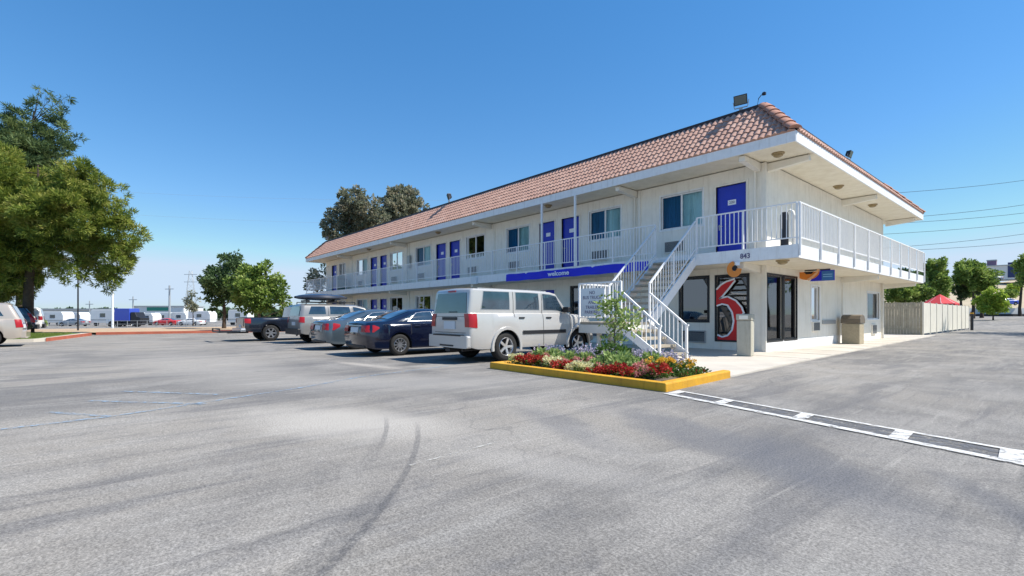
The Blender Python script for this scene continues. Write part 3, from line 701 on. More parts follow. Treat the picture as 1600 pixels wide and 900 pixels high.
acunit(TF, -2.72, -1.86, .22, .62, True)
for a, b, *_ in LW[2:9]: acunit(TF, (a+b)/2-.62, (a+b)/2+.18, .25, .67)
# end facade
EW = [(.11,1.27,.36,2.36,'fixed'),(1.45,2.48,.36,2.36,'fixed'),(3.86,4.70,.95,2.16,'fixed'),(10.9,12.9,.95,2.16,'side')]
wall(TE, 0, YB, 0, Z1, [(a,b,p,q) for a,b,p,q,_ in EW], M['stucco_low'])
wall(TE, 0, YB, Z2, ZF0, [], M['stucco'])
for a, b, p, q, s in EW: window(TE, a, b, p, q, s, M['blacktrim'] if s == 'fixed' and a < 3 else None)
acunit(TE, 3.95, 4.6, .55, .90); acunit(TE, 11.6, 12.3, .25, .7)
g = MB(TE); g.box(5.0, 6.4, .0, .05, .80, .95); g.build('utility_strip', M['greymetal'], B)
# rear and far walls, so that the block is closed
g = MB(); g.box(XL, -.3, YB-.15, YB, 0, ZF0); g.box(XL-.0, XL+.15, .02, YB-.16, 0, ZF0); g.build('wall', M['stucco'], B)
g = MB(); g.box(XL+.2, -1.6, 3, 3.1, 0, Z1-.02); g.build('partition', M['room'], B)
# white base band and vertical trims
g = MB(TE); g.box(.0, 7.3, .0, .02, .0, .34)
g.build('plinth', M['white'], B)
g = MB(TF); 
for x in (-.07,): g.box(-.10, .03, -.03, .03, .03, Z1-.003); g.box(-.10,.03,-.03,.03,Z2+.003,ZF0-.003)
g.build('corner_trim', M['trim'], B)
for x in (-4.42,-4.75,-13.0,-21.7,-30.8):
    for za, zb in ((Z2+.003,ZF0-.003),(.03,Z1-.003)): MB(TF).box(x-.05, x+.05, 0, .05, za, zb).build('trim_board', M['trim'], B)
for y in (7.36,13.42): MB(TE).box(y-.06, y+.06, 0, .04, .03, Z1-.003).build('trim_board', M['trim'], B)
for x in (-.62+.35,-4.6,-21.9): MB(TF).tube([(x,.09,Z2+.01),(x,.09,ZF0-.2),(x,.02,ZF0-.06)], .035, 8).build('downpipe', M['trim'], B, smooth=True)
MB(TE).tube([(13.2,.10,.03),(13.2,.10,Z1-.01)], .04, 8).build('downpipe', M['trim'], B, smooth=True)
# balcony deck
L_poly = lambda d0, d1: None
g = MB(); yb = 14.75
g.prism([(XL-1.2,-D),(D,-D),(D,yb),(0.003,yb),(0.003,-.003),(XL-1.2,-.003)][::-1], Z1, Z2)
g.box(XL+.2, -.01, .2, YB-.2, Z1, Z2)
dk = g.build('balcony_deck', [M['white']], B)
g = MB(); g.add([(XL-1.1,-D+.05,Z1-.006),(D-.05,-D+.05,Z1-.006),(D-.05,yb-.05,Z1-.006),(.003,yb-.05,Z1-.006),(.003,-.003,Z1-.006),(XL-1.1,-.003,Z1-.006)], [(0,1,2,3,4,5)])
g.build('ceiling', M['soffit'], dk)
g = MB(); g.add([(XL-1.1,-D+.05,Z2+.006),(D-.05,-D+.05,Z2+.006),(D-.05,yb-.05,Z2+.006),(.003,yb-.05,Z2+.006),(.003,-.003,Z2+.006),(XL-1.1,-.003,Z2+.006)], [(0,1,2,3,4,5)])
g.build('floor', mat('deck_floor', (.66,.63,.57), .9, noise=.2, nscale=2), dk)
# beams under deck and roof
def beam(T, u, zt, d1, h=.24, w=.17):
    g = MB(T); hw = w/2
    g.add([(u-hw,.0,zt),(u+hw,0,zt),(u+hw,d1,zt),(u-hw,d1,zt),(u-hw,0,zt-h),(u+hw,0,zt-h),(u+hw,d1,zt-h*.6),(u-hw,d1,zt-h*.6)], [(0,1,2,3),(4,7,6,5),(0,4,5,1),(1,5,6,2),(2,6,7,3),(3,7,4,0)])
    g.build('beam', M['trim'], B)
for x in (-.2,-4.6,-13.3,-22.1,-30.9): beam(TF, x, ZF0-.004, 1.12); beam(TF, x, Z1-.008, 1.2)
for y in (.25,7.4,14.2): beam(TE, y, ZF0-.004, 1.12)
for y in (7.3,13.9): beam(TE, y, Z1-.008, 1.2)
# end column holding the deck past the wall
g = MB(); g.box(-.14,.0,YB+.0,YB+.12,.03,Z1-.01); g.box(-.14,0,YB,YB+.12,Z2+.01,ZF0-.01); g.build('column', M['trim'], B)
for x in (-8.28,-6.45): MB(TF).box(x-.035,x+.035,D-.10,D-.03,Z2+.008,ZF0-.005).build('column', M['rail'], B)
# roof: fascia, soffit, tiled slopes, hips, flat top
g = MB(); 
g.prism([(XR,-DR),(DR,-DR),(DR,YR),(XR,YR)], ZF0+.06, ZF1-.03)
g.build('roof_slab', M['soffit'], B)
for nm, a in (('fascia',(XR-.04,DR+.04,-DR-.045,-DR-.003)),('fascia',(DR+.003,DR+.045,-DR+.0,YR)),('fascia',(XR-.045,XR-.003,-DR,YR)),('fascia',(XR-.04,DR+.04,YR+.003,YR+.045))):
    MB().box(a[0],a[1],a[2],a[3],ZF0,ZF1).build(nm, M['white'], B)
g = MB(); g.add([(XR,-DR,ZF0+.03),(DR,-DR,ZF0+.03),(DR,0.3,ZF0+.03),(XR,.3,ZF0+.03)], [(0,1,2,3)]); g.add([(0-.3,.3,ZF0+.03),(DR,.3,ZF0+.03),(DR,YR,ZF0+.03),(-.3,YR,ZF0+.03)], [(0,1,2,3)])
g.add([(XR,.3,ZF0+.03),(-.3,.3,ZF0+.03),(-.3,YR,ZF0+.03),(XR,YR,ZF0+.03)], [(0,1,2,3)])
g.build('soffit', M['soffit'], B)
PI_ = 1.28
def slope(org, along, inward, length, rows=7, tw=.19):
    """S-tiles laid in stepped courses; every tile gets its own tone"""
    org = Vector(org); al = Vector(along); inw = Vector(inward); rise = ZP-ZF1
    sl_ = math.hypot(PI_, rise); up = (inw*PI_+Vector((0,0,rise)))/sl_; nrm = al.cross(up); 
    if nrm.z < 0: nrm = -nrm
    nrm.normalize()
    ntile = int(length/tw); tw = length/ntile; seg = 6; vs = []; fs = []; tone = []
    r = random.Random(int(length*10))
    for k in range(rows):
        v0 = k*sl_/rows-.02; v1 = (k+1)*sl_/rows+.03
        for i in range(ntile):
            u0 = i*tw; f = (k+.5)/rows*PI_
            if u0+tw < f-.05 or u0 > length-f+.05: continue
            tn = min(1, max(0, r.gauss(.5,.11))); dz = r.uniform(0,.008)
            n = len(vs)
            for j in range(seg+1):
                u = u0+tw*j/seg; ph = j/seg
                h = .034*max(0, math.sin(ph*math.pi*1.35)) if ph < .74 else -.012*math.sin((ph-.74)/.26*math.pi)
                for v, lift in ((v0,.034),(v1,.004)):
                    fv = max(0, v)/sl_*PI_; uu = min(max(u, fv), length-fv)
                    vs.append(org+al*uu+up*v+nrm*(h+lift+dz+.01))
                uu = min(max(u, max(0,v0)/sl_*PI_), length-max(0,v0)/sl_*PI_)
                vs.append(org+al*uu+up*v0+nrm*(.0))
            for j in range(seg):
                a = n+j*3; fs.append((a, a+3, a+4, a+1)); tone.append(tn)
                fs.append((a+2, a+5, a+3, a)); tone.append(tn*.8)
    base = [org-nrm*.0, org+al*length, org+al*(length-PI_)+up*sl_, org+al*PI_+up*sl_]
    n = len(vs); vs += base; fs.append((n,n+1,n+2,n+3)); tone.append(.2)
    me = bpy.data.meshes.new('roof_tiles'); me.from_pydata([tuple(p) for p in vs], [], fs); me.materials.append(M['tile'])
    at = me.attributes.new('tone', 'FLOAT', 'FACE'); at.data.foreach_set('value', tone)
    o = bpy.data.objects.new('roof_tiles', me); COL.objects.link(o); o.parent = B
slope((XR,-DR-.03,ZF1), (1,0,0), (0,1,0), DR-XR+.03)
slope((DR+.03,-DR,ZF1), (0,1,0), (-1,0,0), YR+DR)
slope((XR-.03,-DR,ZF1), (0,1,0), (1,0,0), YR+DR)
slope((XR,YR+.03,ZF1), (1,0,0), (0,-1,0), DR-XR+.03)
for (cx, cy, sx, sy) in ((DR+.02,-DR-.02,-1,1),(DR+.02,YR,-1,-1),(XR-.02,-DR-.02,1,1),(XR,YR,1,-1)):
    g = MB(); a = Vector((cx,cy,ZF1+.05)); b = Vector((cx+sx*PI_, cy+sy*PI_, ZP+.05)); n = 6
    dvec = (b-a).normalized(); side = dvec.cross(Vector((0,0,1))).normalized(); upn = side.cross(dvec)
    for i in range(n):
        p = a.lerp(b, i/n); q = a.lerp(b, (i+1)/n+.03); P = []
        for s_, lift in ((p,.05),(q,.01)):
            P.append([s_+side*(.17*math.cos(t))+upn*(.10*math.sin(t)+lift-.04) for t in [math.pi*j/8 for j in range(9)]])
        g.grid(P)
        g.add([*P[0]], [tuple(range(9))])
    g.build('ridge_cap', M['ridge'], B, smooth=True, recalc=False)
g = MB()
x0, x1, y0, y1 = XR+PI_, DR-PI_, -DR+PI_, YR-PI_
for (a,b,c,d) in ((x0-.06,x1+.06,y0-.06,y0+.14),(x0-.06,x1+.06,y1-.14,y1+.06),(x0-.06,x0+.14,y0+.15,y1-.15),(x1-.14,x1+.06,y0+.15,y1-.15)): g.box(a,b,c,d,ZP-.12,ZP+.12)
g.build('roof_edge', M['roofcap'], B)
g = MB(); g.box(x0+.1, x1-.1, y0+.1, y1-.1, ZP-.35, ZP-.25); g.build('flat_roof', M['roofcap'], B)
# ceiling lights
for (x, y, z) in ((.55,-.5,ZF0+.03),(.55,4.9,ZF0+.03),(.55,9.4,ZF0+.03),(-8.4,-.8,ZF0+.03),(-17.1,-.75,ZF0+.03),(-26.2,-.7,ZF0+.03),(.85,-1.0,Z1-.006)):
    g = MB(); g.lathe([(0,0),(.17,0),(.17,-.03),(.13,-.05)], (x,y,z), n=16); l = g.build('ceiling_light', M['lamp'], B, smooth=True)
    MB().lathe([(.13,-.045),(.12,-.09),(.06,-.12),(0,-.125)], (x,y,z), n=16).build('lamp_shade', M['lamp'], l, smooth=True)
# house number and small boxes
text('843', .20, lambda x, y, z: (.0+x*.95, -D-.005-z, 2.74+y), M['ink'], B, 'house_number', bold=.004)
MB().box(-13.0,-12.6,-D-.10,-D-.003,2.62,2.95).build('junction_box', M['signplate'], B)
MB(TF).box(-21.72,-21.45,.052,.16,4.1,4.9).build('extinguisher_box', M['greymetal'], B)
# railings: one part per bay, posts as sub-parts
def railing(T, u0, u1, n, d, ends=(1,1), zt=4.12, zb=3.17, out=False):
    us = [u0+(u1-u0)*i/n for i in range(n+1)]
    for i in range(n):
        a, b = us[i], us[i+1]; g = MB(T)
        g.box(a, b, d-.022, d+.022, zt-.035, zt); g.box(a, b, d-.012, d+.012, zb, zb+.03)
        k = max(1, int(round(abs(b-a)/.125)))
        for j in range(1, k): x = a+(b-a)*j/k; g.box(x-.009, x+.009, d-.009, d+.009, zb+.03, zt-.035)
        r = g.build('railing', M['rail'], B)
        pz0 = Z2-.30 if out else Z2+.006
        for q, x in ((i, a), (i+1, b)):
            if q == i or i == n-1:
                if (q == 0 and not ends[0]) or (q == n and not ends[1]): continue
                MB(T).box(x-.024, x+.024, d-.022+(.03 if out else 0), d+.022+(.03 if out else 0), pz0, zt-.036 if not out else zt-.036).build('post', M['rail'], r)
railing(TF, -1.48, D-.04, 2, D-.045)
railing(TF, -37.4, -2.92, 20, D-.045)
railing(TE, -D+.05, 14.7, 10, D+.002, (1,1), out=True)

# ------------------------------------------------------------------ stairs
ST = thing('staircase', (-1.5,-3.5,0), 'white steel staircase with open concrete treads, a landing and baluster guard rails', 'staircase')
def pb(name, m, fn, **k): g = MB(); fn(g); return g.build(name, m, ST, **k)
xa, xb = -2.86, -1.50; ya, yb_ = -D-.01, -3.80; zl = .95
n = 11; rise = (Z2-zl)/n; run = (ya-yb_)/(n-1)
for i in range(n-1):
    z = Z2-rise*(i+1); y = ya-run*i
    pb('tread', M['tread'], lambda g: g.box(xa+.05, xb-.05, y-run-.02, y, z-.06, z))
for x in (xa, xb):
    pb('stringer', M['rail'], lambda g: (g.bar((x,ya+.0,Z2-.19),(x,yb_,zl-.06),.05,.26)))
    sx = x
    a = Vector((x, ya, Z2+1.0)); b = Vector((x, yb_, zl+1.05))
    g = MB(); g.bar(a, b, .045, .045); lo = Vector((0,0,-.86)); g.bar(a+lo, b+lo, .025, .03)
    for j in range(1, 18): p = a.lerp(b, j/18); g.bar(p+lo, p, .018)
    r = g.build('railing', M['rail'], ST)
    for f in (.5,1): p = a.lerp(b, f); MB().bar((p.x,p.y,p.z-1.05-.1), p, .045).build('post', M['rail'], r)
# landing
lx0, lx1, ly0, ly1 = -2.90, -1.50, -5.08, -3.80
pb('landing', M['tread'], lambda g: g.box(lx0, lx1, ly0, ly1, zl-.07, zl))
pb('landing_beam', M['trim'], lambda g: (g.box(lx0, lx1, ly0-.03, ly0+.06, zl-.30, zl-.073), g.box(lx0,lx0+.08,ly0+.061,ly1,zl-.30,zl-.073), g.box(lx1-.08,lx1,ly0+.061,ly1,zl-.30,zl-.073)))
for (x, y) in ((-2.35,-4.9),(-2.75,-3.9),(-1.60,-3.9)): pb('leg', M['trim'], lambda g: g.box(x-.05, x+.05, y-.05, y+.05, -.02, zl-.075))
pb('brace', M['rail'], lambda g: g.bar((lx0-.03,ly0,zl-.02),(lx0-.35,ly0-.25,.35),.045))
def guard(a, b, z, posts=(0,1), step=.12, h=1.05):
    a = Vector((*a, z+h)); b = Vector((*b, z+h)); g = MB(); g.bar(a, b, .045, .045); lo = Vector((0,0,-h+.12)); g.bar(a+lo, b+lo, .025, .03)
    k = max(2, int((b-a).length/step))
    for j in range(1, k): p = a.lerp(b, j/k); g.bar(p+lo, p, .018)
    r = g.build('railing', M['rail'], ST)
    for f in posts: p = a.lerp(b, f); MB().bar((p.x,p.y,z-.1 if f != 1 else z-.1), (p.x,p.y,p.z+.01), .05).build('post', M['rail'], r)
guard((lx0,ly0),(lx1,ly0), zl)
guard((lx0,ly1),(lx0,ly0+.05), zl, posts=(0,))
MB().bar((lx1,ly0,.0),(lx1,ly0,zl-.1),.05).build('leg', M['rail'], ST)
# lower flight towards +X
m_ = 5; rs_ = zl/m_; rn = .27
for i in range(m_-1):
    z = zl-rs_*(i+1); x = lx1+rn*i
    pb('tread', M['tread'], lambda g: g.box(x, x+rn+.02, ly0+.06, ly1-.06, z-.06, z))
xe = lx1+rn*(m_-1)+.02
for y in (ly0+.02, ly1-.02):
    pb('stringer', M['rail'], lambda g: g.bar((lx1,y,zl-.12),(xe,y,.10),.04,.20))
    a = Vector((lx1,y,zl+.80)); b = Vector((xe,y,.88)); g = MB(); g.bar(a, b, .045); g.bar(b, b+Vector((.06,0,0)), .045)
    lo = Vector((0,0,-.68))
    for j in range(1, 9): p = a.lerp(b, j/9); g.bar(p+lo, p, .018)
    r = g.build('railing', M['rail'], ST)
    MB().bar((xe,y,0.0), b, .055).build('post', M['rail'], r)
sg = thing('parking_sign', (-2.42,-5.14,1.15), 'pale notice board with violet capitals on the stair landing railing', 'sign')
MB().box(-2.80,-1.98,-5.15,-5.13,1.10,1.86).build('board', M['signplate'], sg)
text('NO\nBUS TRUCK\nAND\nTRAILER\nPARKING', .125, lambda x, y, z: (-2.39+x*.98, -5.152-z, 1.70+y), M['ink'], sg, 'lettering', spacing=1.05)
MB().add([(-2.42,-5.10,1.11),(-2.42,-5.13,1.11),(-2.42,-5.13,1.85),(-2.42,-5.10,1.85)], [(0,1,2,3)])

# small climbing shrub by the stairs (stems + leaves)
cl = [(0,0,.55,.22),(.08,.1,.85,.22),(-.1,0,1.1,.24),(-.25,.05,1.3,.20),(.25,.1,1.0,.22),(.45,.1,.9,.2),(-.05,.1,1.5,.18),(-.3,0,1.0,.15),(.55,.05,1.1,.14)]
tree('young_tree', (-.42,-6.78,.05), 'young leafy sapling growing up in front of the stairs from the flower bed', 'sapling', cl, 620, .10, leafmat('sapling_leaves', [(.10,.17,.04),(.28,.38,.10),(.50,.56,.26)]), M['palebark'], .022, 31, trunk_top=1.3, subr=.4, aspect=.6)

# ------------------------------------------------------------------ signs
bn = thing('banner', (-6.7,-1.42,2.6), 'long blue welcome banner hung along the balcony edge', 'banner')
g = MB(); n = 70
P = [[(-10.45+7.3*i/n, -1.385-.02*math.sin(i*.9)*(1-k/3)-.012*math.sin(i*.37+k)-.004*k, 2.93-.31*k/3+.008*math.sin(i*.6)) for k in range(4)] for i in range(n+1)]
g.grid(P); P2 = [[(p[0], p[1]+.006, p[2]) for p in row] for row in P]; g.grid(P2); g.build('cloth', M['bluecloth'], bn, smooth=True)
text('welcome', .25, lambda x, y, z: (-7.22+x*1.25, -1.43-z, 2.70+y), M['whiteink'], bn, 'lettering', bold=.006)

six = thing('window_decal', (-1,-.0,.35), 'big red numeral 6 with white outline filling the corner window', 'sign')
px = lambda x, y: (-1.5+(x-15)/220*.97, .345+(750-y)/505*2.02)
red = [(150,268),(90,288),(50,312),(15,348),(15,478),(60,467),(100,477),(130,530),(140,600),(130,670),(100,712),(60,724),(25,712),(25,750),(190,750),(190,560),(215,540),(200,490),(160,440),(100,407),(40,418),(60,400),(110,340),(155,280)]
g = MB(); nn = len(red); g.add([(*[px(*p)[0]], .0, px(*p)[1]) for p in red], [tuple(range(nn))]); g.build('numeral', M['red'], six)
g = MB()
for pl_ in ([(152,268),(90,286),(50,310),(17,346)],[(155,280),(110,342),(62,402),(40,422)],[(40,418),(100,405),(160,438),(200,490),(217,540)],[(20,478),(60,464),(100,474),(132,530),(143,600),(132,670),(100,714),(60,727),(25,712)],[(190,562),(215,540)]):
    for a, b in zip(pl_[:-1], pl_[1:]):
        A = px(*a); Bq = px(*b); g.bar((A[0],-.012,A[1]),(Bq[0],-.012,Bq[1]),.022,.05,up=(0,0,1))
g.build('outline', M['whiteink'], six)
six.location.y = 0
for ch in six.children: ch.location.y = -.03

o1 = thing('hanging_sign', (-.30,-1.42,2.46), 'round orange ring sign with a dark centre hanging under the balcony edge', 'sign')
g = MB(); c = (-.28, 2.45); n = 30; out_ = [(c[0]+.21*math.cos(t), c[1]+.23*math.sin(t)) for t in [R(95)+R(265)*i/n for i in range(n+1)]]
inn = [(c[0]+.01+.07*math.cos(t), c[1]+.02+.08*math.sin(t)) for t in [R(95)+R(265)*i/n for i in range(n+1)]]
TS = lambda x, y, z: (x, -1.42-z, y)
g = MB(TS)
for i in range(n):
    g.add([(*out_[i],0),(*out_[i+1],0),(*inn[i+1],0),(*inn[i],0),(*out_[i],.02),(*out_[i+1],.02),(*inn[i+1],.02),(*inn[i],.02)], [(0,1,2,3),(4,7,6,5),(0,4,5,1),(2,6,7,3)])
g.build('ring', M['orange'], o1)
g = MB(TS); g.prism([(c[0]+.015+.075*math.cos(t), c[1]+.03+.085*math.sin(t)) for t in [2*math.pi*i/20 for i in range(20)]], -.01, .015); g.build('centre', M['dark'], o1)
g = MB(TS); g.prism([(c[0]+.03,c[1]+.10),(c[0]+.16,c[1]+.10),(c[0]+.16,c[1]+.2),(c[0]+.03,c[1]+.2)], -.004, .006); g.build('corner_plate', M['whiteink'], o1)

o2 = thing('office_sign', (.5,2.8,2.3), 'projecting blue sign with an orange lens and peach stroke under the side balcony', 'sign')
TS2 = lambda x, y, z: (x, 2.8-z, y)
g = MB(TS2); g.prism([(.30,2.26),(1.02,2.26),(1.02,2.60),(.62,2.60)], -.015, .015); g.build('board', M['bluecloth'], o2)
g = MB(TS2); g.prism([(.66,2.27),(1.00,2.27),(1.00,2.575),(.66,2.575)], .016, .020)
g.build('label_panel', mat('sign_midblue', (.04,.18,.50), .5), o2)
g = MB(TS2)
for z in (2.45,2.38): g.prism([(.70,z),(.96,z),(.96,z+.025),(.70,z+.025)], .021, .024)
g.build('lettering', M['cyan'], o2)
g = MB(TS2); g.prism([(-.12+.36*1+.36*math.cos(t)*1.0-.0, 2.58+.27*math.sin(t)) for t in [math.pi+math.pi*i/16 for i in range(17)]], -.012, .022); g.build('lens', M['orange'], o2)
g = MB(TS2); g.prism([(.12,2.585),(.44,2.585),(.36,2.50),(.20,2.50)], .0225, .028); g.build('pupil', M['dark'], o2)
g = MB(TS2)
pts = [(.26,2.31),(.40,2.40),(.52,2.52),(.58,2.66),(.57,2.76)]
for a, b in zip(pts[:-1], pts[1:]): g.bar((a[0],a[1],.03),(b[0],b[1],.03),.06,.085,up=(0,0,1))
g.build('stroke', M['peach'], o2)
MB(TS2).box(.15,.9,2.60,2.645,-.01,.01).build('hanger', M['darkm'], o2)

# ------------------------------------------------------------------ bins
b1 = thing('litter_bin', (.22,-1.85,.028), 'tall beige litter bin by the motel corner below the balcony', 'bin', rz=R(10))
g = MB(); g.box(-.18,.18,-.18,.18,.0,.96); g.build('bin_body', M['beigebin'], b1, local=True, bevel=.02)
g = MB(); g.box(-.195,.195,-.195,.195,.965,1.14); g.build('bin_lid', M['beigebin'], b1, local=True, bevel=.02)
g = MB(); g.box(-.11,.11,-.203,-.192,1.0,1.10); g.build('flap', M['trim'], b1, local=True)
b2 = thing('litter_bin', (.48,6.9,.028), 'tan litter bin with a brown hooded lid against the side wall', 'bin')
g = MB(); g.box(-.29,.29,-.30,.30,0,.78); g.build('bin_body', M['tanbin'], b2, local=True, bevel=.02)
g = MB(); hood = [(-.33,.79),(.33,.79),(.33,.95),(.22,1.08),(0,1.12),(-.22,1.08),(-.33,.95)]
gg = MB(lambda x, y, z: (z, x, y)); gg.prism(hood, -.32, .32); gg.build('bin_lid', M['brownlid'], b2, local=True, bevel=.015)
b3 = thing('litter_bin', (1.05,-1.0,3.01), 'slim dark receptacle with a bent pale tube behind the balcony corner railing', 'bin')
g = MB(); g.lathe([(0,0),(.10,0),(.10,.85),(.08,.93),(0,.95)], (-.15,0,0), n=16); g.build('bin_body', M['darkm'], b3, local=True, smooth=True)
g = MB(); g.tube([(.08,0,0),(.08,0,.80),(.05,0,.92),(-.03,0,.97)], .045, 10); g.build('tube', M['trim'], b3, local=True, smooth=True)
b4 = thing('litter_bin', (-31.4,-.6,3.01), 'grey green domed bin on the far balcony beside the last windows', 'bin')
g = MB(); g.lathe([(0,0),(.38,0),(.40,.9),(.34,1.1),(.15,1.22),(0,1.24)], (0,0,0), n=20); g.build('bin_body', mat('bin_green', (.10,.17,.16), .6), b4, local=True, smooth=True)
g = MB(); g.lathe([(.405,.86),(.42,.88),(.42,.93),(.40,.95)], (0,0,0), n=20); g.build('bin_rim', M['darkm'], b4, local=True, smooth=True)

# ------------------------------------------------------------------ roof flood lights
def flood(x, y, rz, label, s=1.0, tilt=-20):
    t = thing('floodlight', (x, y, ZP+.10), label, 'floodlight', 'floodlights on the roof edge', rz)
    Tm = Matrix.Translation((0,0,.36*s)) @ Matrix.Rotation(R(tilt), 4, 'X')
    tf = lambda X, Y, Z: tuple(Tm @ Vector((X*s, Y*s, Z*s)))
    g = MB(tf); g.add([(-.21,-.08,-.15),(.21,-.08,-.15),(.21,-.08,.17),(-.21,-.08,.17),(-.15,.12,-.10),(.15,.12,-.10),(.15,.12,.12),(-.15,.12,.12)], [(0,1,2,3),(4,7,6,5),(0,4,5,1),(1,5,6,2),(2,6,7,3),(3,7,4,0)])
    h = g.build('lamp_head', M['darkm'], t, local=True, bevel=.01)
    g = MB(tf); g.add([(-.18,-.084,-.12),(.18,-.084,-.12),(.18,-.084,.14),(-.18,-.084,.14)], [(0,1,2,3)]); g.build('lamp_glass', M['lampglass'], h, local=True)
    g = MB(); g.box(-.05,.05,-.05,.05,0,.10*s); g.bar((-.24*s,0,.34*s),(-.2*s,0,.12*s),.02); g.bar((.24*s,0,.34*s),(.2*s,0,.12*s),.02); g.bar((-.2*s,0,.12*s),(.2*s,0,.12*s),.025); g.build('bracket', M['greymetal'], t, local=True)
    return t
flood(-.74,.04,R(12),'large dark floodlight at the near corner of the roof', .95, 18)
flood(-17.2,.04,R(-25),'dark floodlight halfway along the front roof edge', 1.0, 18)
flood(-36.2,.04,R(-25),'dark floodlight near the far end of the roof', .8, 18)
flood(-.05,8.5,R(90),'dark floodlight on the side edge of the roof', .85, 18)
t = thing('vent_pipe', (-.15,.04,ZP+.1), 'thin hooked wire mast beside the corner floodlight', 'mast')
MB().tube([(-.1,0,0),(-.06,0,.22),(.02,0,.30),(.10,0,.31)], .012, 6).build('mast', M['darkm'], t, local=True)
MB().lathe([(0,.26),(.06,.28),(.06,.34),(0,.38)], (.10,0,0), n=10).build('cap', M['darkm'], t, local=True)

# ------------------------------------------------------------------ vehicles
def wheel_meshes(r, w, spokes, m_rim):
    g = MB(); g.lathe([(r*.62,-w/2+.01),(r*.80,-w/2),(r*.95,-w/2+.02),(r,-w/2+.05),(r,w/2-.05),(r*.95,w/2-.02),(r*.80,w/2),(r*.62,w/2-.01),(r*.62,-w/2+.01)], axis='x', n=32)
    ty = g
    g = MB(); g.lathe([(r*.62,w/2-.012),(r*.60,w/2-.004),(r*.55,w/2-.03),(r*.54,-w/2+.03)], axis='x', n=32)
    g.lathe([(0,w/2-.03),(r*.12,w/2-.028),(r*.14,w/2-.05),(r*.14,0)], axis='x', n=14)
    for k in range(spokes):
        a = 2*math.pi*k/spokes; c, s = math.cos(a), math.sin(a); wd = r*(.17 if spokes <= 6 else .10)
        g.bar((w/2-.045, c*r*.10, s*r*.10), (w/2-.035, c*r*.57, s*r*.57), wd, .035, up=(1,0,0))
    rim = g
    g = MB(); g.lathe([(0,-.02),(r*.56,-.02)], axis='x', n=24); back = g
    return ty, rim, back
def rebuild(g, name, m, parent, **k): 
    h = MB(); h.v = list(g.v); h.f = list(g.f); h.m = list(g.m); return h.build(name, m, parent, local=True, **k)
NR = 12
def vehicle(name, loc, rz, label, cat, p, group=None):
    t = thing(name, loc, label, cat, group, rz)
    L = p['L']; hw = p['W']/2; wr = p['wr']; ra = wr*1.16; ys_w = p['wy']; sill = p.get('sill',.24); H = p['H']
    F = lambda lst: (lambda y: float(np.interp(y, [q[0] for q in lst], [q[1] for q in lst])))
    belt = F(p['belt']); top = F(p['top']); planf = F(p.get('plan', [(0,.90),(.06,.955),(.2,.985),(.6,1),(L-.9,1),(L-.35,.95),(L-.1,.86),(L,.78)]))
    slant = F(p.get('slant', [(0,.0),(.5,0),(H,0)])); fslant = F(p.get('fslant', [(0,.05),(.5,0),(.9,.12),(H,.2)]))
    ry = p.get('roofw',.76)
    st = sorted(set([round(v,3) for v in [0,.02,.06,.12,.2,.35]+frange(.5,L-.5,int(L/.14))+[L-.35,L-.2,L-.1,L-.05,L]]
        + [round(yw+ra*math.cos(a),3) for yw in ys_w for a in [math.pi*i/14 for i in range(15)]] + [round(q[0],3) for q in p['top']] + [round(q[0],3) for q in p['belt']]))
    st = [s for i, s in enumerate(st) if i == 0 or s-st[i-1] > .004]
    def ring(y):
        hb = hw*planf(y); b = belt(y); r = max(top(y), b+.015); zb = sill
        for yw in ys_w:
            if abs(y-yw) < ra: zb = max(zb, wr+math.sqrt(max(0, ra*ra-(y-yw)**2))*1.0)
        e = min(1, min(y, L-y)/.25); zb = max(zb, sill+.06*(1-e)); zb = min(zb, b-.1)
        k = min(1, max(0, (r-b)/.30)); f = min(1, max(0, (r-b)/(H-b+1e-6)))
        xr = (hb-.10)*(1-k) + (hw*(ry + (1-f)*.12))*k*planf(y)
        zin = zb if zb <= sill+.07 else zb
        pts = [(0,zin),(hb-.14,zin),(hb-.012,zb),(hb,zb+.05),(hb,zb+(b-zb)*.5),(hb-.012,zb+(b-zb)*.82),(hb-.045,b),(hb-.045-.035,b+min(.02,(r-b)*.3)),
               ((hb-.08)*.5+xr*.5+.012*k, b+(r-b)*.52),(xr, r-p.get('edge',.07)*k-.008),(xr-p.get('edge',.13), r-.012*k),(0, r+.012)]
        return pts
    def warp(x, y, z):
        e0 = max(0, 1-y/.7); e1 = max(0, 1-(L-y)/.7)
        return (x, y+slant(z)*e0-fslant(z)*e1, z)
    rings = [ring(y) for y in st]; RA = np.array(rings)
    def surf(y, tt):
        """point on the right side of the shell; tt runs along the ring"""
        i = int(np.searchsorted(st, y)); i = min(max(i,1), len(st)-1); f = (y-st[i-1])/(st[i]-st[i-1]); f = min(1,max(0,f))
        q = RA[i-1]*(1-f)+RA[i]*f; j = min(int(tt), NR-2); fj = tt-j; s_ = q[j]*(1-fj)+q[j+1]*fj
        return Vector(warp(s_[0], y, s_[1]))
    g = MB(); rows = []
    for y, rg in zip(st, rings):
        full = [(x, z) for x, z in rg] + [(-x, z) for x, z in rg[-2:0:-1]]
        rows.append([warp(x, y, z) for x, z in full])
    nr = len(rows[0]); vs = [q for r_ in rows for q in r_]; fs = []; ms = []
    for i in range(len(rows)-1):
        for j in range(nr):
            fs.append((i*nr+j, i*nr+(j+1)%nr, (i+1)*nr+(j+1)%nr, (i+1)*nr+j)); ms.append(1 if j in (0,1,nr-1,nr-2) else 0)
    for base in (0, (len(rows)-1)*nr):
        for j in range(NR-1):
            a, b_ = base+j, base+j+1; c_, d_ = base+(nr-j-1)%nr, base+(nr-j)%nr
            if j == 0: fs.append((a, b_, c_))
            elif j == NR-2: fs.append((a, b_, d_))
            else: fs.append((a, b_, c_, d_))
            ms.append(0)
    g.v = vs; g.f = fs; g.m = ms
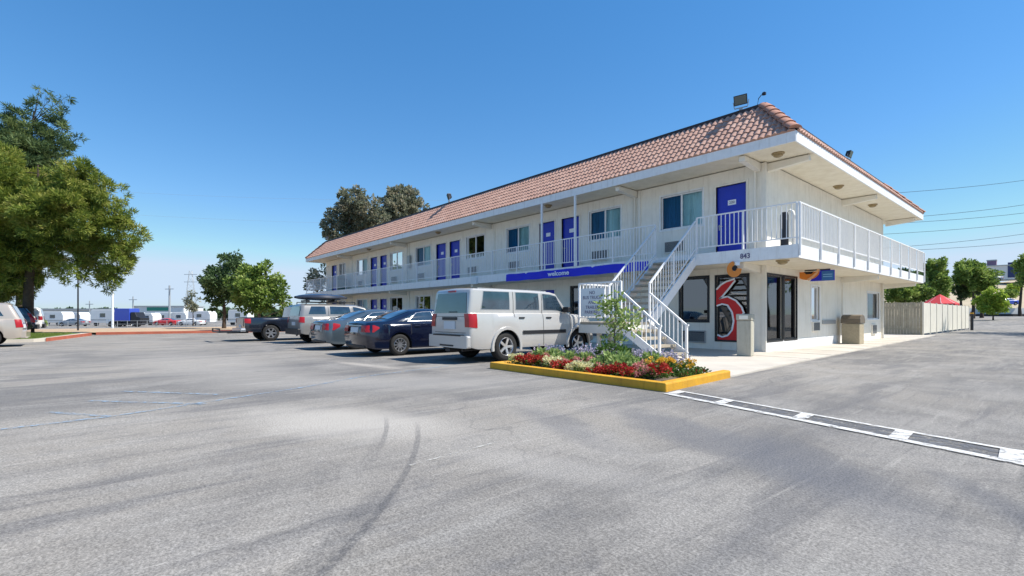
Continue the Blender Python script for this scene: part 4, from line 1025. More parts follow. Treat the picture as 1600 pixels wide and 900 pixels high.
    bd = g.build('body', [p['paint'], M['dark']], t, smooth=True, local=True, angle=38, merge=True)
    def patch(corners, m, nm, off=.006, par=None, n1=8, n2=4, sides=(1,), rnd_=0):
        for s in sides:
            g = MB(); P = []
            for i in range(n1+1):
                row = []
                for j in range(n2+1):
                    u, v = i/n1, j/n2
                    y = (1-u)*((1-v)*corners[0][0]+v*corners[3][0]) + u*((1-v)*corners[1][0]+v*corners[2][0])
                    tt = (1-u)*((1-v)*corners[0][1]+v*corners[3][1]) + u*((1-v)*corners[1][1]+v*corners[2][1])
                    q = surf(y, tt); e = .02; du = surf(y+e, tt)-surf(y-e, tt); dv = surf(y, min(NR-1.01, tt+.05))-surf(y, tt-.05)
                    nn_ = du.cross(dv); nn_ = nn_.normalized() if nn_.length > 1e-9 else Vector((1,0,0))
                    if nn_.x < 0: nn_ = -nn_
                    q = q+nn_*off; row.append((q.x*s, q.y, q.z))
                P.append(row)
            g.grid(P); g.build(nm, m, par or t, smooth=True, local=True)
    def toppatch(y0, y1, w0, w1, m, nm, off=.008, n=8):
        g = MB(); P = []
        for i in range(n+1):
            y = y0+(y1-y0)*i/n; hwid = w0+(w1-w0)*i/n; q = np.array(ring(y)); xs_ = q[8:12,0][::-1]; zs_ = q[8:12,1][::-1]
            P.append([warp(x, y, float(np.interp(abs(x), xs_, zs_))+off) for x in [hwid*(k/6-1) for k in range(13)]])
        g.grid(P); return g.build(nm, m, t, smooth=True, local=True)
    if p.get('wintrim'):
        for q in p.get('windows', [])[:p.get('ntrim',3)]:
            e = .02; patch([(q[0][0]-e*1.4,q[0][1]-.06),(q[1][0]+e*1.4,q[1][1]-.06),(q[2][0]+e*.6,min(9,q[2][1]+.06)),(q[3][0]-e,min(9,q[3][1]+.06))], p['wintrim'], 'window_trim', off=.003, sides=(1,-1))
    for q in p.get('windows', []): patch(q[:4], q[4] if len(q) > 4 else M['carglass'], 'side_window', sides=(1,-1))
    for y0, y1, z0, z1 in p.get('seams', []): patch([(y0,z0),(y0+.014,z0),(y1+.014,z1),(y1,z1)], M['dark'], 'door_seam', off=.003, n1=1, n2=14, sides=(1,-1))
    if 'rubstrip' in p: y0, y1 = p['rubstrip']; patch([(y0,3.75),(y1,3.75),(y1,4.0),(y0,4.0)], M['blacktrim'], 'rub_strip', off=.014, n1=16, n2=1, sides=(1,-1))
    for y in p.get('handles', []):
        q = surf(y, 5.35)
        for s in (1,-1): MB().box(min(s*(q.x-.01), s*(q.x+.03)), max(s*(q.x-.01), s*(q.x+.03)), y-.09, y+.09, q.z-.02, q.z+.02).build('door_handle', p.get('hmat', M['blacktrim']), t, local=True, bevel=.008)
    ws = p.get('windscreen')
    if ws: toppatch(*ws, M['carglass'], 'windscreen')
    rw = p.get('rearwin')
    if rw: toppatch(*rw, M['carglass'], 'rear_window')
    def rearplate(x0, x1, z0, z1, m, nm, off=.0, th=.02, inset=0, par=None, bev=0, taper=0):
        g = MB(); P = []; n = 6
        y_at = lambda z: slant(z)
        for a, yy in ((0, -off-th), (1, -off+.03)):
            pass
        zs = [z0+(z1-z0)*i/4 for i in range(5)]; F1 = []; F2 = []
        for z in zs:
            k = (z-z0)/(z1-z0)*taper; F1.append([(x, y_at(z)-off-th, z) for x in (x0+k*(1 if x0<0 else 0), (x0+x1)/2, x1-k)]); F2.append([(x, y_at(z)-off+.05, z) for x in (x0+k*(1 if x0<0 else 0), (x0+x1)/2, x1-k)])
        g.grid(F1); g.grid(F2)
        for i in range(4):
            for c in (0, 2): g.add([F1[i][c], F1[i+1][c], F2[i+1][c], F2[i][c]], [(0,1,2,3)])
        g.add([F1[0][0],F1[0][2],F2[0][2],F2[0][0]], [(0,1,2,3)]); g.add([F1[4][0],F1[4][2],F2[4][2],F2[4][0]], [(0,1,2,3)])
        return g.build(nm, m, par or t, local=True, merge=True, bevel=bev)
    for q in p.get('rear', []): rearplate(*q[:6], **(q[6] if len(q) > 6 else {}))
    # corner lamps: wrap-round tail lights made from surface patches
    if 'tail' in p:
        y1, t0_, t1_, inn = p['tail']
        za = surf(.04, t0_).z; zb = surf(.04, t1_).z; xo = surf(.06, (t0_+t1_)/2).x
        for s in (1,-1):
            g = MB(); P = []
            for k in range(6):
                z = za+(zb-za)*k/5; tt = t0_+(t1_-t0_)*k/5; row = []
                for f in range(5):
                    q0 = surf(0, tt)
                    if f == 0: row.append((s*(q0.x-inn), q0.y-.014, q0.z))
                    elif f == 1: row.append((s*(q0.x+.004), q0.y-.014, q0.z))
                    elif f == 2: q = surf(.04, tt); row.append((s*(q.x+.012), q.y-.006, q.z))
                    else: q = surf(.04+(y1-.04)*(f-2)/2, tt+(.35 if f == 4 and p.get('tailtaper') else 0)*(1 if k < 3 else -1)*abs(k-2.5)*.6); row.append((s*(q.x+.010), q.y, q.z))
                P.append(row)
            g.grid(P); g.build('tail_light', M['taillight'], t, smooth=True, local=True)
            if p.get('taillens'):
                g = MB(); g.box(min(s*(xo-inn*.75), s*(xo-inn*.3)), max(s*(xo-inn*.75), s*(xo-inn*.3)), slant(.9)-.03, slant(.9)+.0, (za+zb)/2-.04, (za+zb)/2+.03); g.build('reverse_lamp', M['whiteink'], t, local=True)
    for s in (1,-1):   # headlights
        g = MB(); hx = hw*.72; g.box(s*hx-.13, s*hx+.13, L-.16-fslant(.66), L-.02-fslant(.66), .60, .74); g.build('headlight', M['lampglass'], t, local=True, bevel=.02)
    if p.get('mirror', True):
        ym, zm = p.get('my', 2.9), belt(p.get('my', 2.9))+.06
        for s in (1,-1): MB().box(min(s*(hw-.04), s*(hw+.17)), max(s*(hw-.04), s*(hw+.17)), ym-.04, ym+.07, zm-.02, zm+.13).build('wing_mirror', p.get('mmat', p['paint']), t, local=True, bevel=.025)
    for nm, m, fn, kw in p.get('extra', []):
        g = MB(); fn(g); g.build(nm, m, t, local=True, **kw)
    # arch lips
    if p.get('lips'):
        for yw in ys_w:
            for s in (1,-1):
                g = MB(); P = []
                for i in range(17):
                    a = R(-12)+R(204)*i/16; P.append([(s*(hw+.0), yw+math.cos(a)*(ra-.01), wr+math.sin(a)*(ra-.01)), (s*(hw+.028), yw+math.cos(a)*(ra-.005), wr+math.sin(a)*(ra-.005)), (s*(hw+.03), yw+math.cos(a)*(ra+.06), wr+math.sin(a)*(ra+.06)), (s*(hw-.01), yw+math.cos(a)*(ra+.075), wr+math.sin(a)*(ra+.075))])
                g.grid(P); g.build('wheel_arch', p.get('lipmat', p['paint']), t, smooth=True, local=True)
    ty, rim, back = wheel_meshes(wr, p.get('ww',.22), p.get('spokes',5), None)
    first = None
    for yw in ys_w:
        for s in (1,-1):
            if first is None:
                wo = rebuild(ty, 'wheel', M['rubber'], t, smooth=True); rebuild(rim, 'rim', M['chrome'], wo, smooth=True); rebuild(back, 'brake_disc', M['dark'], wo)
                first = wo
            else: wo = copy_tree(first, t)
            wo.location = (s*(hw-p.get('ww',.22)/2-.015), yw, wr); wo.rotation_euler = (0,0,0 if s > 0 else math.pi)
    return t
def bx(*a): return lambda g: g.box(*a)

suvw = dict(edge=.045, L=4.4, W=1.72, H=1.78, wr=.365, ww=.25, wy=(1.10,3.72), sill=.33, paint=M['paint_silver'], roofw=.875, spokes=5, hmat=M['blacktrim'], mmat=M['blacktrim'], my=3.15,
  belt=[(0,1.17),(3.2,1.17),(4.0,1.10),(4.5,1.02)], top=[(0,1.73),(.03,1.765),(.08,1.78),(1.9,1.78),(2.7,1.76),(2.92,1.72),(3.34,1.22),(3.45,1.18),(4.2,1.13),(4.34,1.08),(4.4,1.0)],
  plan=[(0,.955),(.03,.98),(.09,.995),(.3,1),(3.9,1),(4.2,.97),(4.35,.91),(4.4,.86)], slant=[(0,0),(.95,0),(1.15,.005),(1.72,.075),(1.8,.10)],
  wintrim=M['greymetal'], windows=[[(.36,7.3),(1.24,7.3),(1.24,8.92),(.42,8.92)],[(1.46,7.3),(2.26,7.3),(2.24,8.92),(1.46,8.92)],[(2.42,7.3),(3.26,7.3),(2.90,8.85),(2.40,8.92)]],
  seams=[(1.36,1.36,5.0,9.2),(2.35,2.35,2.6,9.2),(3.38,3.38,2.6,6.4)], rubstrip=(1.62,3.2), handles=[1.60,2.56], lips=True, windscreen=(2.98,3.32,.62,.68),
  rear=[(-.68,.68,1.19,1.67,M['carglass'],'rear_window',dict(th=.012,taper=.06)),(-.24,.24,.80,.99,M['plate'],'number_plate',dict(th=.02)),(-.30,.30,1.02,1.09,M['blacktrim'],'tailgate_handle',dict(th=.03)),
        (-.84,.84,.36,.66,M['paint_silver'],'bumper',dict(th=.10,bev=.045)),(-.60,.60,.64,.675,M['blacktrim'],'step_pad',dict(th=.105)),(-.67,.67,.715,.725,M['dark'],'tailgate_seam',dict(th=.004)),(-.30,.30,.39,.43,M['blacktrim'],'bumper_slot',dict(th=.104)),(-.16,.16,1.70,1.735,M['taillight'],'brake_light',dict(th=.02)),(-.02,.30,1.205,1.225,M['blacktrim'],'wiper',dict(th=.03)),(-.66,.66,1.10,1.108,M['dark'],'tailgate_seam',dict(th=.004))],
  tail=(.20,4.3,6.1,.17), extra=[('roof_rail',M['greymetal'],lambda g:[g.bar((s*.58,.4,1.79),(s*.58,2.7,1.775),.025,.02) for s in (1,-1)]+[g.bar((s*.58,y,1.74),(s*.58,y,1.79),.03) for s in (1,-1) for y in (.42,1.5,2.66)],{}),
   ('exhaust',M['darkm'],lambda g:g.tube([(.45,.05,.30),(.45,.9,.32)],.035,8),{}),('hitch',M['darkm'],bx(-.1,.1,-.06,.5,.26,.33),{}),('axle',M['dark'],bx(-.6,.6,1.03,1.17,.28,.42),{})])
vehicle('sport_utility_vehicle', (-3.87,-8.72,0), 0, 'white boxy sport utility vehicle parked beside the flower bed', 'car', suvw)

def sedan(paint, **k):
    d = dict(wintrim=M['chrome'], ntrim=2, tailtaper=True, L=4.5, W=1.74, H=1.33, wr=.305, ww=.2, wy=(.98,3.60), sill=.20, paint=paint, roofw=.66, spokes=10, my=3.05, hmat=paint,
      belt=[(0,.86),(.7,.90),(2.0,.90),(3.3,.86),(4.1,.76),(4.5,.62)], top=[(0,.90),(.06,.955),(.35,.985),(.60,.99),(.85,1.07),(1.15,1.20),(1.45,1.285),(1.8,1.325),(2.2,1.33),(2.6,1.29),(2.9,1.20),(3.2,1.06),(3.45,.93),(3.8,.88),(4.2,.80),(4.42,.70),(4.5,.64)],
      plan=[(0,.82),(.04,.88),(.12,.94),(.3,.98),(.7,1),(3.7,1),(4.1,.95),(4.35,.84),(4.5,.66)], slant=[(0,.10),(.35,.04),(.6,0),(.95,.06),(1.4,.1)],
      windows=[[(1.28,7.3),(2.10,7.3),(2.10,8.9),(1.62,8.75)],[(2.18,7.3),(3.05,7.3),(2.62,8.75),(2.18,8.9)],[(.92,7.35),(1.24,7.3),(1.58,8.7),(1.44,8.6)]],
      seams=[(1.30,1.34,3.6,7.0),(2.14,2.14,2.5,9.1),(3.15,3.10,2.5,6.4)], handles=[1.52,2.42], windscreen=(2.72,3.38,.52,.66), rearwin=(.72,1.42,.60,.50), 
      rear=[(-.24,.24,.66,.80,M['plate'],'number_plate',dict(th=.02)),(-.62,.62,.24,.30,M['blacktrim'],'valance',dict(th=.03,bev=.01)),(-.42,.42,.83,.86,M['chrome'],'boot_trim',dict(th=.02))],
      tail=(.34,4.6,5.95,.26))
    d.update(k); return d
vehicle('sedan', (-7.08,-9.78,0), 0, 'glossy navy sedan with multi spoke wheels, parked next to the white vehicle', 'car', sedan(M['paint_navy']))
vehicle('sedan', (-10.2,-9.72,0), 0, 'blue grey sedan with red tail lights, between the navy sedan and the tan vehicle', 'car', sedan(M['paint_teal'], tail=(.42,4.5,6.2,.30), spokes=5))
def box_veh(paint, **k):
    d = dict(L=4.4, W=1.70, H=1.60, wr=.34, ww=.23, wy=(.80,3.50), sill=.36, paint=paint, roofw=.78, spokes=6, my=2.95,
      belt=[(0,1.06),(2.9,1.06),(3.9,1.0),(4.4,.92)], top=[(0,1.50),(.06,1.56),(.15,1.58),(1.3,1.59),(2.3,1.57),(2.7,1.48),(3.15,1.09),(3.4,1.05),(4.2,.99),(4.4,.90)],
      slant=[(0,0),(.9,0),(1.1,.02),(1.6,.12)], plan=[(0,.92),(.04,.96),(.12,.99),(.4,1),(3.7,1),(4.1,.95),(4.4,.84)],
      windows=[[(.32,7.35),(1.02,7.35),(1.0,8.85),(.42,8.85)],[(1.20,7.35),(2.05,7.35),(2.0,8.85),(1.20,8.85)],[(2.18,7.35),(3.02,7.35),(2.64,8.75),(2.16,8.85)]],
      seams=[(1.12,1.12,4.6,9.1),(2.12,2.12,2.6,9.1),(3.12,3.12,2.6,6.4)], handles=[1.35,2.3], lips=True, lipmat=M['blacktrim'], windscreen=(2.74,3.12,.56,.66),
      rear=[(-.60,.60,1.10,1.48,M['carglass'],'rear_window',dict(th=.012,taper=.05)),(-.2,.2,.72,.86,M['plate'],'number_plate',dict(th=.02)),(-.80,.80,.36,.60,M['blacktrim'],'bumper',dict(th=.10,bev=.03))],
      tail=(.16,4.5,6.1,.13))
    d.update(k); return d
tan = vehicle('sport_utility_vehicle', (-14.45,-9.2,0), 0, 'dusty tan sport utility vehicle carrying a dark roof box', 'car', box_veh(M['paint_tan'], lipmat=M['paint_tan'],
   extra=[('roof_rack',M['blacktrim'],lambda g:[g.bar((s*.58,.3,1.66),(s*.58,2.3,1.66),.03) for s in (1,-1)]+[g.bar((-.6,y,1.64),(.6,y,1.64),.03) for y in (.5,1.2,1.9)]+[g.bar((s*.58,y,1.56),(s*.58,y,1.66),.03) for s in (1,-1) for y in (.3,2.3)],{})]))
rb = thing('roof_box', (-14.45,-8.2,1.68), 'dark glossy cargo box on the tan vehicle roof', 'cargo box')
g = MB(); P = []
for i in range(15):
    u = i/14; y = -.95+2.1*u; e = math.sin(math.pi*min(1,max(0,u*.96+.02)))**.45; P.append([(.45*e*math.cos(a), y, .17+ (.17 if math.sin(a) > 0 else .12)*e*math.copysign(abs(math.sin(a))**.7, math.sin(a))) for a in [2*math.pi*j/16 for j in range(17)]])
g.grid(P); g.build('shell', mat('roofbox', (.03,.035,.05), .2, coat=.8), rb, local=True, smooth=True)
MB().box(-.4,.4,-.6,-.5,.0,.06).box(-.4,.4,.5,.6,.0,.06).build('clamp', M['dark'], rb, local=True)

# black pickup
def pick_extra(g):
    pass
pk = vehicle('pickup_truck', (-17.7,-10.45,0), 0, 'black pickup truck with an open bed, last in the parked row', 'pickup truck', dict(L=5.2, W=1.78, H=1.62, wr=.35, ww=.24, wy=(1.02,4.20), sill=.40, paint=M['paint_black'], roofw=.76, spokes=6, my=3.75,
   belt=[(0,.99),(3.6,.99),(4.6,.95),(5.2,.86)], top=[(0,1.0),(.05,1.015),(1.92,1.02),(1.98,1.50),(2.1,1.58),(2.6,1.61),(3.2,1.58),(3.45,1.48),(3.85,1.05),(4.1,1.02),(5.0,.94),(5.2,.84)],
   plan=[(0,.95),(.04,.98),(.12,1),(4.5,1),(4.9,.95),(5.2,.84)], slant=[(0,0),(1.6,0)],
   windows=[[(2.12,7.35),(2.62,7.35),(2.62,8.85),(2.18,8.85)],[(2.75,7.35),(3.65,7.35),(3.32,8.75),(2.75,8.85)]], seams=[(1.94,1.94,2.6,7),(2.68,2.68,2.6,9),(3.78,3.78,2.6,6.4)], handles=[2.9], windscreen=(3.48,3.84,.56,.66),
   rear=[(-.86,.86,.42,.56,M['chrome'],'bumper',dict(th=.16,bev=.03)),(-.22,.22,.60,.72,M['plate'],'number_plate',dict(th=.02)),(-.62,.62,.64,.97,M['paint_black'],'tailgate',dict(th=.015,bev=.008))],
   tail=(.22,4.4,5.9,.12), extra=[('bed_floor',M['dark'],bx(-.76,.76,.1,1.85,1.018,1.032),{}),('hitch',M['darkm'],bx(-.1,.1,-.5,.3,.34,.42),{})]))
# small trailer frame behind the pickup
tr = thing('hitch_rack', (-17.7,-11.02,0), 'low dark steel cargo carrier behind the black pickup bumper', 'cargo carrier')
g = MB()
for y in (-.35,.35): g.bar((-.75,y,.42),(.75,y,.42),.05)
for x in frange(-.75,.75,6): g.bar((x,-.35,.42),(x,.35,.42),.035)
g.bar((0,-.3,.40),(0,.45,.40),.06); g.build('deck', M['darkm'], tr, local=True)
g = MB(); g.bar((-.75,-.35,.42),(-.75,-.35,.56),.05); g.bar((.75,-.35,.42),(.75,-.35,.56),.05); g.bar((-.75,-.35,.55),(.75,-.35,.55),.04); g.build('side_rail', M['darkm'], tr, local=True)

# left hand row, noses away
mv = box_veh(M['paint_sand'], L=4.7, H=1.58, sill=.28, wy=(.85,3.70), lipmat=M['paint_sand'], belt=[(0,.98),(3.2,.98),(4.2,.88),(4.7,.74)], top=[(0,1.48),(.08,1.55),(.2,1.575),(2.5,1.57),(3.0,1.47),(3.6,1.08),(4.1,.94),(4.6,.80),(4.7,.72)],
   slant=[(0,0),(.7,-.02),(.95,.03),(1.6,.32)], lips=False, windows=[[(.42,7.35),(1.15,7.35),(1.12,8.85),(.62,8.85)],[(1.3,7.35),(2.25,7.35),(2.2,8.85),(1.3,8.85)],[(2.4,7.35),(3.4,7.35),(2.9,8.75),(2.38,8.85)]], my=3.3, windscreen=(3.05,3.58,.56,.68),
   rear=[(-.62,.62,1.04,1.46,M['carglass'],'rear_window',dict(th=.012,taper=.05)),(-.2,.2,.66,.80,M['plate'],'number_plate',dict(th=.02)),(-.80,.80,.30,.58,M['paint_sand'],'bumper',dict(th=.10,bev=.03))], tail=(.16,4.2,6.0,.14), taillens=True)
vehicle('minivan', (-19.4,-17.25,0), math.pi, 'beige minivan with red tail lights at the left edge', 'car', mv)
vehicle('hatchback', (-31.9,-17.75,0), math.pi, 'dark blue high roofed car parked past the grass island', 'car', box_veh(M['paint_navy'], lips=False, H=1.62, slant=[(0,0),(.8,-.02),(1.0,.03),(1.62,.42)], tail=(.16,4.0,7.6,.13)))
vehicle('hatchback', (-34.6,-17.6,0), math.pi, 'white high roofed car just past the dark blue one', 'car', box_veh(M['paint_white'], lips=False, lipmat=M['paint_white']))

# ------------------------------------------------------------------ left middle distance
gi = MB(); gi.prism([(-22.6,-16.9),(-22.3,-17.2),(-22.3,-22),(-30.4,-22),(-30.4,-15.9),(-29.9,-15.5),(-29.3,-15.5)][::-1], -.02, .13)
ki = gi.build('kerb_island', M['concrete']); struct(ki)
gi = MB(); gi.prism([(-22.9,-17.1),(-22.55,-17.3),(-22.55,-21.8),(-30.2,-21.8),(-30.2,-16.2),(-29.4,-15.85)][::-1], .10, .145)
o = gi.build('lawn', M['grass']); struct(o)
# blades
rs = np.random.RandomState(4); g = MB(); n = 6000
for i in range(n):
    u = rs.rand(); x = -22.7-7.3*u; ymax = -17.15+(1.1*u if u < .9 else .99); y = ymax-.05-rs.rand()*1.6; h = rs.uniform(.03,.09); a = rs.rand()*3.14
    g.add([(x-.012*math.cos(a), y-.012*math.sin(a), .14),(x+.012*math.cos(a), y+.012*math.sin(a), .14),(x+rs.uniform(-.02,.02), y+rs.uniform(-.02,.02), .14+h)], [(0,1,2)])
o = g.build('grass', leafmat('grass_blade', [(.06,.10,.015),(.16,.22,.04),(.30,.34,.09)]), recalc=False); o['kind'] = 'stuff'
g = MB(); g.prism([(-29.2,-15.45),(-22.75,-16.85),(-22.75,-16.80),(-29.2,-15.38)], .0, .15); struct(g.build('kerb_edge', M['redkerb']))
g = MB(); g.prism([(-30.2,-15.2),(-29.0,-8.4),(-28.4,-2.0),(-28.9,-2.0),(-29.5,-8.4),(-30.7,-15.2)][::-1], -.02, .14); struct(g.build('kerb_red', M['redkerb']))
g = MB(); g.add([(-30.7,-15.2,.12),(-29.4,-8.4,.12),(-28.9,-1.9,.12),(-36,2,.12),(-44,4,.02),(-48,-25,.02),(-44,-25,.05),(-31,-22,.12)], [(0,1,2,3,4,5,6,7)]); struct(g.build('dirt_strip', M['dirt']))
g = MB(); g.add([(-26.5,-17,.006),(-28.8,-9.8,.006),(-27.2,-9.8,.006),(-24.5,-15.8,.006)], [(0,1,2,3)])
def person_free(): pass

def mast(px, t, ptop, label, name='lamp_post', r=.07, m=None, head=True, g0=0):
    x, y = place(px, t); z1 = (491.6-ptop)/758.7*t+1.15; z0 = gz(x, y)
    th = thing(name, (x, y, z0), label, 'lamp post' if head else 'pole')
    MB().tube([(0,0,0),(0,0,z1-z0)], [r, r*.7], 8).build('pole', m or M['greymetal'], th, local=True, smooth=True)
    if head: MB().box(-.5,.5,-.12,.12,z1-z0-.02,z1-z0+.14).build('lamp_head', m or M['greymetal'], th, local=True)
    else: MB().bar((-.9,-.6,z1-z0-.7),(.9,.6,z1-z0-.7),.12).build('crossarm', m or M['greymetal'], th, local=True)
mast(122,33,400,'slim dark pole under the pine on the red kerb', 'sign_pole', .05, M['darkm'], head=True)
mast(176,70,457,'tall white lamp post beside the recreational vehicles', 'lamp_post', .16, M['white'])
mast(265,95,446,'grey utility pole behind the red car', 'utility_pole', .22, M['greymetal'], head=False)
mast(208,100,463,'thin utility pole behind the blue lorry', 'utility_pole', .14, M['greymetal'], head=False)
mast(140,100,470,'thin utility pole near the low warehouse', 'utility_pole', .12, M['greymetal'], head=False)
# lattice pylon
x, y = place(298, 150); z0 = gz(x, y); py = thing('transmission_tower', (x, y, z0), 'steel lattice transmission tower on the horizon', 'pylon')
g = MB(); Ht = 15.5; wb = 1.9
for sx in (-1,1):
    for sy in (-1,1): g.bar((sx*wb,sy*wb,0),(sx*.35,sy*.35,Ht),.07)
for k in range(8):
    za, zb = Ht*k/8, Ht*(k+1)/8; wa, wb2 = wb-(wb-.35)*k/8, wb-(wb-.35)*(k+1)/8
    for sx in (-1,1): g.bar((sx*wa,-wa,za),(sx*wb2,wb2,zb),.035); g.bar((sx*wa,wa,za),(sx*wb2,-wb2,zb),.035); g.bar((-wa,sx*wa,za),(wb2,sx*wb2,zb),.035); g.bar((wa,sx*wa,za),(-wb2,sx*wb2,zb),.035)
g.build('lattice', M['greymetal'], py, local=True)
g = MB()
for z in (Ht*.78, Ht*.93): g.bar((-2*.65,-2*.76,z),(2*.65,2*.76,z),.14)
g.build('crossarm', M['greymetal'], py, local=True)
# recreational vehicles, trucks, cars in the far lot
def rv(px0, px1, t, ptop, label, m=None, kind='caravan', stripe=None):
    pm = (px0+px1)/2; x, y = place(pm, t); z0 = gz(x, y); Lg = (px1-px0)/758.7*t; Hh = (491.6-ptop)/758.7*t+1.15-z0
    th = thing(kind, (x, y, z0), label, kind.replace('_', ' '), 'vehicles stored in the far lot', R(49.25))
    g = MB(); prof = [(-Lg/2,.55),(Lg/2,.55),(Lg/2,Hh*.75),(Lg/2-.35,Hh),(-Lg/2+.2,Hh),(-Lg/2,Hh-.25)]
    gg = MB(lambda a, b, c: (a, c, b)); gg.prism(prof, -1.15, 1.15); gg.build('body', m or M['rvwhite'], th, local=True, bevel=.06)
    g = MB(); k = max(1, int(Lg/2.4))
    for i in range(k): c = -Lg/2+Lg*(i+.5)/k; g.box(c-.45, c+.45, -1.17, -1.152, Hh*.55, Hh*.78)
    g.build('window', M['carglass'], th, local=True)
    g = MB(); g.box(-Lg/2+.1, Lg/2-.1, -1.165, -1.152, Hh*.36, Hh*.42); g.build('stripe', stripe or M['greymetal'], th, local=True)
    for i, s in enumerate((-.28,.25)):
        g = MB(); g.lathe([(0,-1.12),(.38,-1.12),(.38,-.9),(0,-.9)], (s*Lg,0,.38), axis='y', n=14); g.build('wheel', M['rubber'], th, local=True)
    return th
for a in ((75,108,88,487,'pale caravan at the far left of the distant lot'),(110,134,92,488,'short white caravan beside the tall kiosk'),(150,188,86,484,'white motorhome with large windows left of the blue lorry'),(190,222,96,488,'white caravan partly behind the blue lorry'),(226,246,92,489,'small cream caravan between the blue lorry and the red car'),(247,272,97,488,'cream caravan with one dark window above the red car'),(273,297,97,488,'white caravan above the right end of the red car'),(300,334,95,486,'long white caravan left of the small street tree'),(362,392,90,484,'tall white caravan seen between the two street trees')):
    rv(*a)
# blue lorry cab with box
x, y = place(199, 80); z0 = gz(x, y); th = thing('lorry', (x, y, z0), 'blue lorry standing among the white caravans', 'truck', None, R(49.25))
MB().box(-1.3,1.2,-1.1,1.1,1.0,3.0).build('cargo_box', M['paint_blue'], th, local=True, bevel=.05)
gg = MB(lambda a, b, c: (a, c, b)); gg.prism([(1.3,.6),(2.9,.6),(2.9,1.5),(2.3,1.7),(2.0,2.4),(1.3,2.4)], -1.0, 1.0); gg.build('cab', M['darkm'], th, local=True, bevel=.05)
MB().box(-2.6,3.0,-.8,.8,.5,.85).build('chassis', M['dark'], th, local=True)
MB().box(-2.7,-1.6,-.9,.9,.55,1.2).build('ramp', M['white'], th, local=True)
for s in (-1.8,-.6,2.3): MB().lathe([(0,-1.05),(.48,-1.05),(.48,-.75),(0,-.75)], (s,0,.48), axis='y', n=16).build('wheel', M['rubber'], th, local=True)
def farcar(px, t, label, paint, yaw=R(49.25)+R(90)):
    x, y = place(px, t); o = vehicle('parked_car', (x, y, gz(x, y)), yaw, label, 'car', sedan(paint, H=1.4)); return o
farcar(280, 90, 'bright red car in the distant lot', M['paint_red'])
farcar(318, 90, 'white low car to the right of the bright red one in the distant lot', M['paint_white'])
farcar(136, 84, 'grey car beside the motorhome in the distant lot', M['paint_grey'])
farcar(222, 84, 'black car right of the blue lorry in the distant lot', M['paint_black'])
# low warehouse and far tree line
x, y = place(120, 140); wh = thing('warehouse', (x, y, gz(x, y)), 'long low pale warehouse on the left horizon', 'building', None, R(49.25))
MB().box(-12,22,-5,5,0,3.3).build('wall', M['warehouse'], wh, local=True)
MB().box(-12.3,22.3,-5.3,5.3,3.3,3.7).build('roof', M['greymetal'], wh, local=True)
g = MB()
for i in range(6): g.box(-10+i*5.4,-8.2+i*5.4,-5.03,-5.005,.2,2.4)
g.build('shutter_door', M['white'], wh, local=True)
x, y = place(262, 130); w2 = thing('commercial_building', (x, y, gz(x, y)), 'white shed with a green strip sign on the horizon', 'building', None, R(49.25))
MB().box(-6,7,-4,4,0,4.0).build('wall', M['rvwhite'], w2, local=True); MB().box(-2.5,3,-4.1,-4.01,3.0,3.9).build('sign_board', mat('green_sign', (.03,.25,.17), .6), w2, local=True)
MB().box(-6.2,7.2,-4.2,4.2,4.0,4.3).build('roof', M['greymetal'], w2, local=True)
# chain link fence along far lot
x0, y0 = place(60, 60); x1, y1 = place(400, 60)
fn = thing('wire_fence', ((x0+x1)/2,(y0+y1)/2,gz((x0+x1)/2,(y0+y1)/2)), 'low grey wire fence along the far side of the dirt strip', 'fence')
g = MB(); N_ = 22
for i in range(N_+1):
    x = x0+(x1-x0)*i/N_; y = y0+(y1-y0)*i/N_; z = gz(x, y); MB().bar((x,y,z),(x,y,z+1.2),.05).build('post', M['greymetal'], fn)
for k in (.1,.4,.8,1.2):
    pts = [(x0+(x1-x0)*i/N_, y0+(y1-y0)*i/N_, gz(x0+(x1-x0)*i/N_, y0+(y1-y0)*i/N_)+k) for i in range(N_+1)]; g.tube(pts, .018, 4)
g.build('wire', M['greymetal'], fn)
# far tree belts as stuff
def belt_trees(px0, px1, t, h0, h1, seed, m, label):
    r = random.Random(seed); cl = []
    n = int(abs(px1-px0)/6)
    for i in range(n):
        p = px0+(px1-px0)*(i+.5)/n+r.uniform(-3,3); x, y = place(p, t+r.uniform(-6,6)); z0 = gz(x, y); h = r.uniform(h0, h1)
        cl.append((x, y, z0+h*.5, h*.55))
    g = make_leaves(cl, n*500, .8, seed, sub=10); o = g.build('distant_trees', m, recalc=False); o['kind'] = 'stuff'; o['label'] = label
belt_trees(60, 470, 170, 2.5, 4.0, 21, L_dgreen, 'low distant line of trees on the left horizon')
x, y = place(52, 60)
tree('small_tree', (x, y, gz(x, y)), 'small green tree beyond the parked cars at the left', 'tree', clump_list(52, 60, [(58,487,8),(50,483,7),(64,493,6)], 4), 1800, .3, L_green, M['bark'], .1, 41, trunk_top=1.5)
x, y = place(302, 85)
tree('small_tree', (x, y, gz(x, y)), 'thin sparse tree in front of the lattice tower', 'tree', clump_list(302, 85, [(302,458,5),(298,470,6),(309,468,4),(303,480,7)], 4, gz(x,y)), 900, .35, L_euc, M['bark'], .1, 42, trunk_top=3.4)

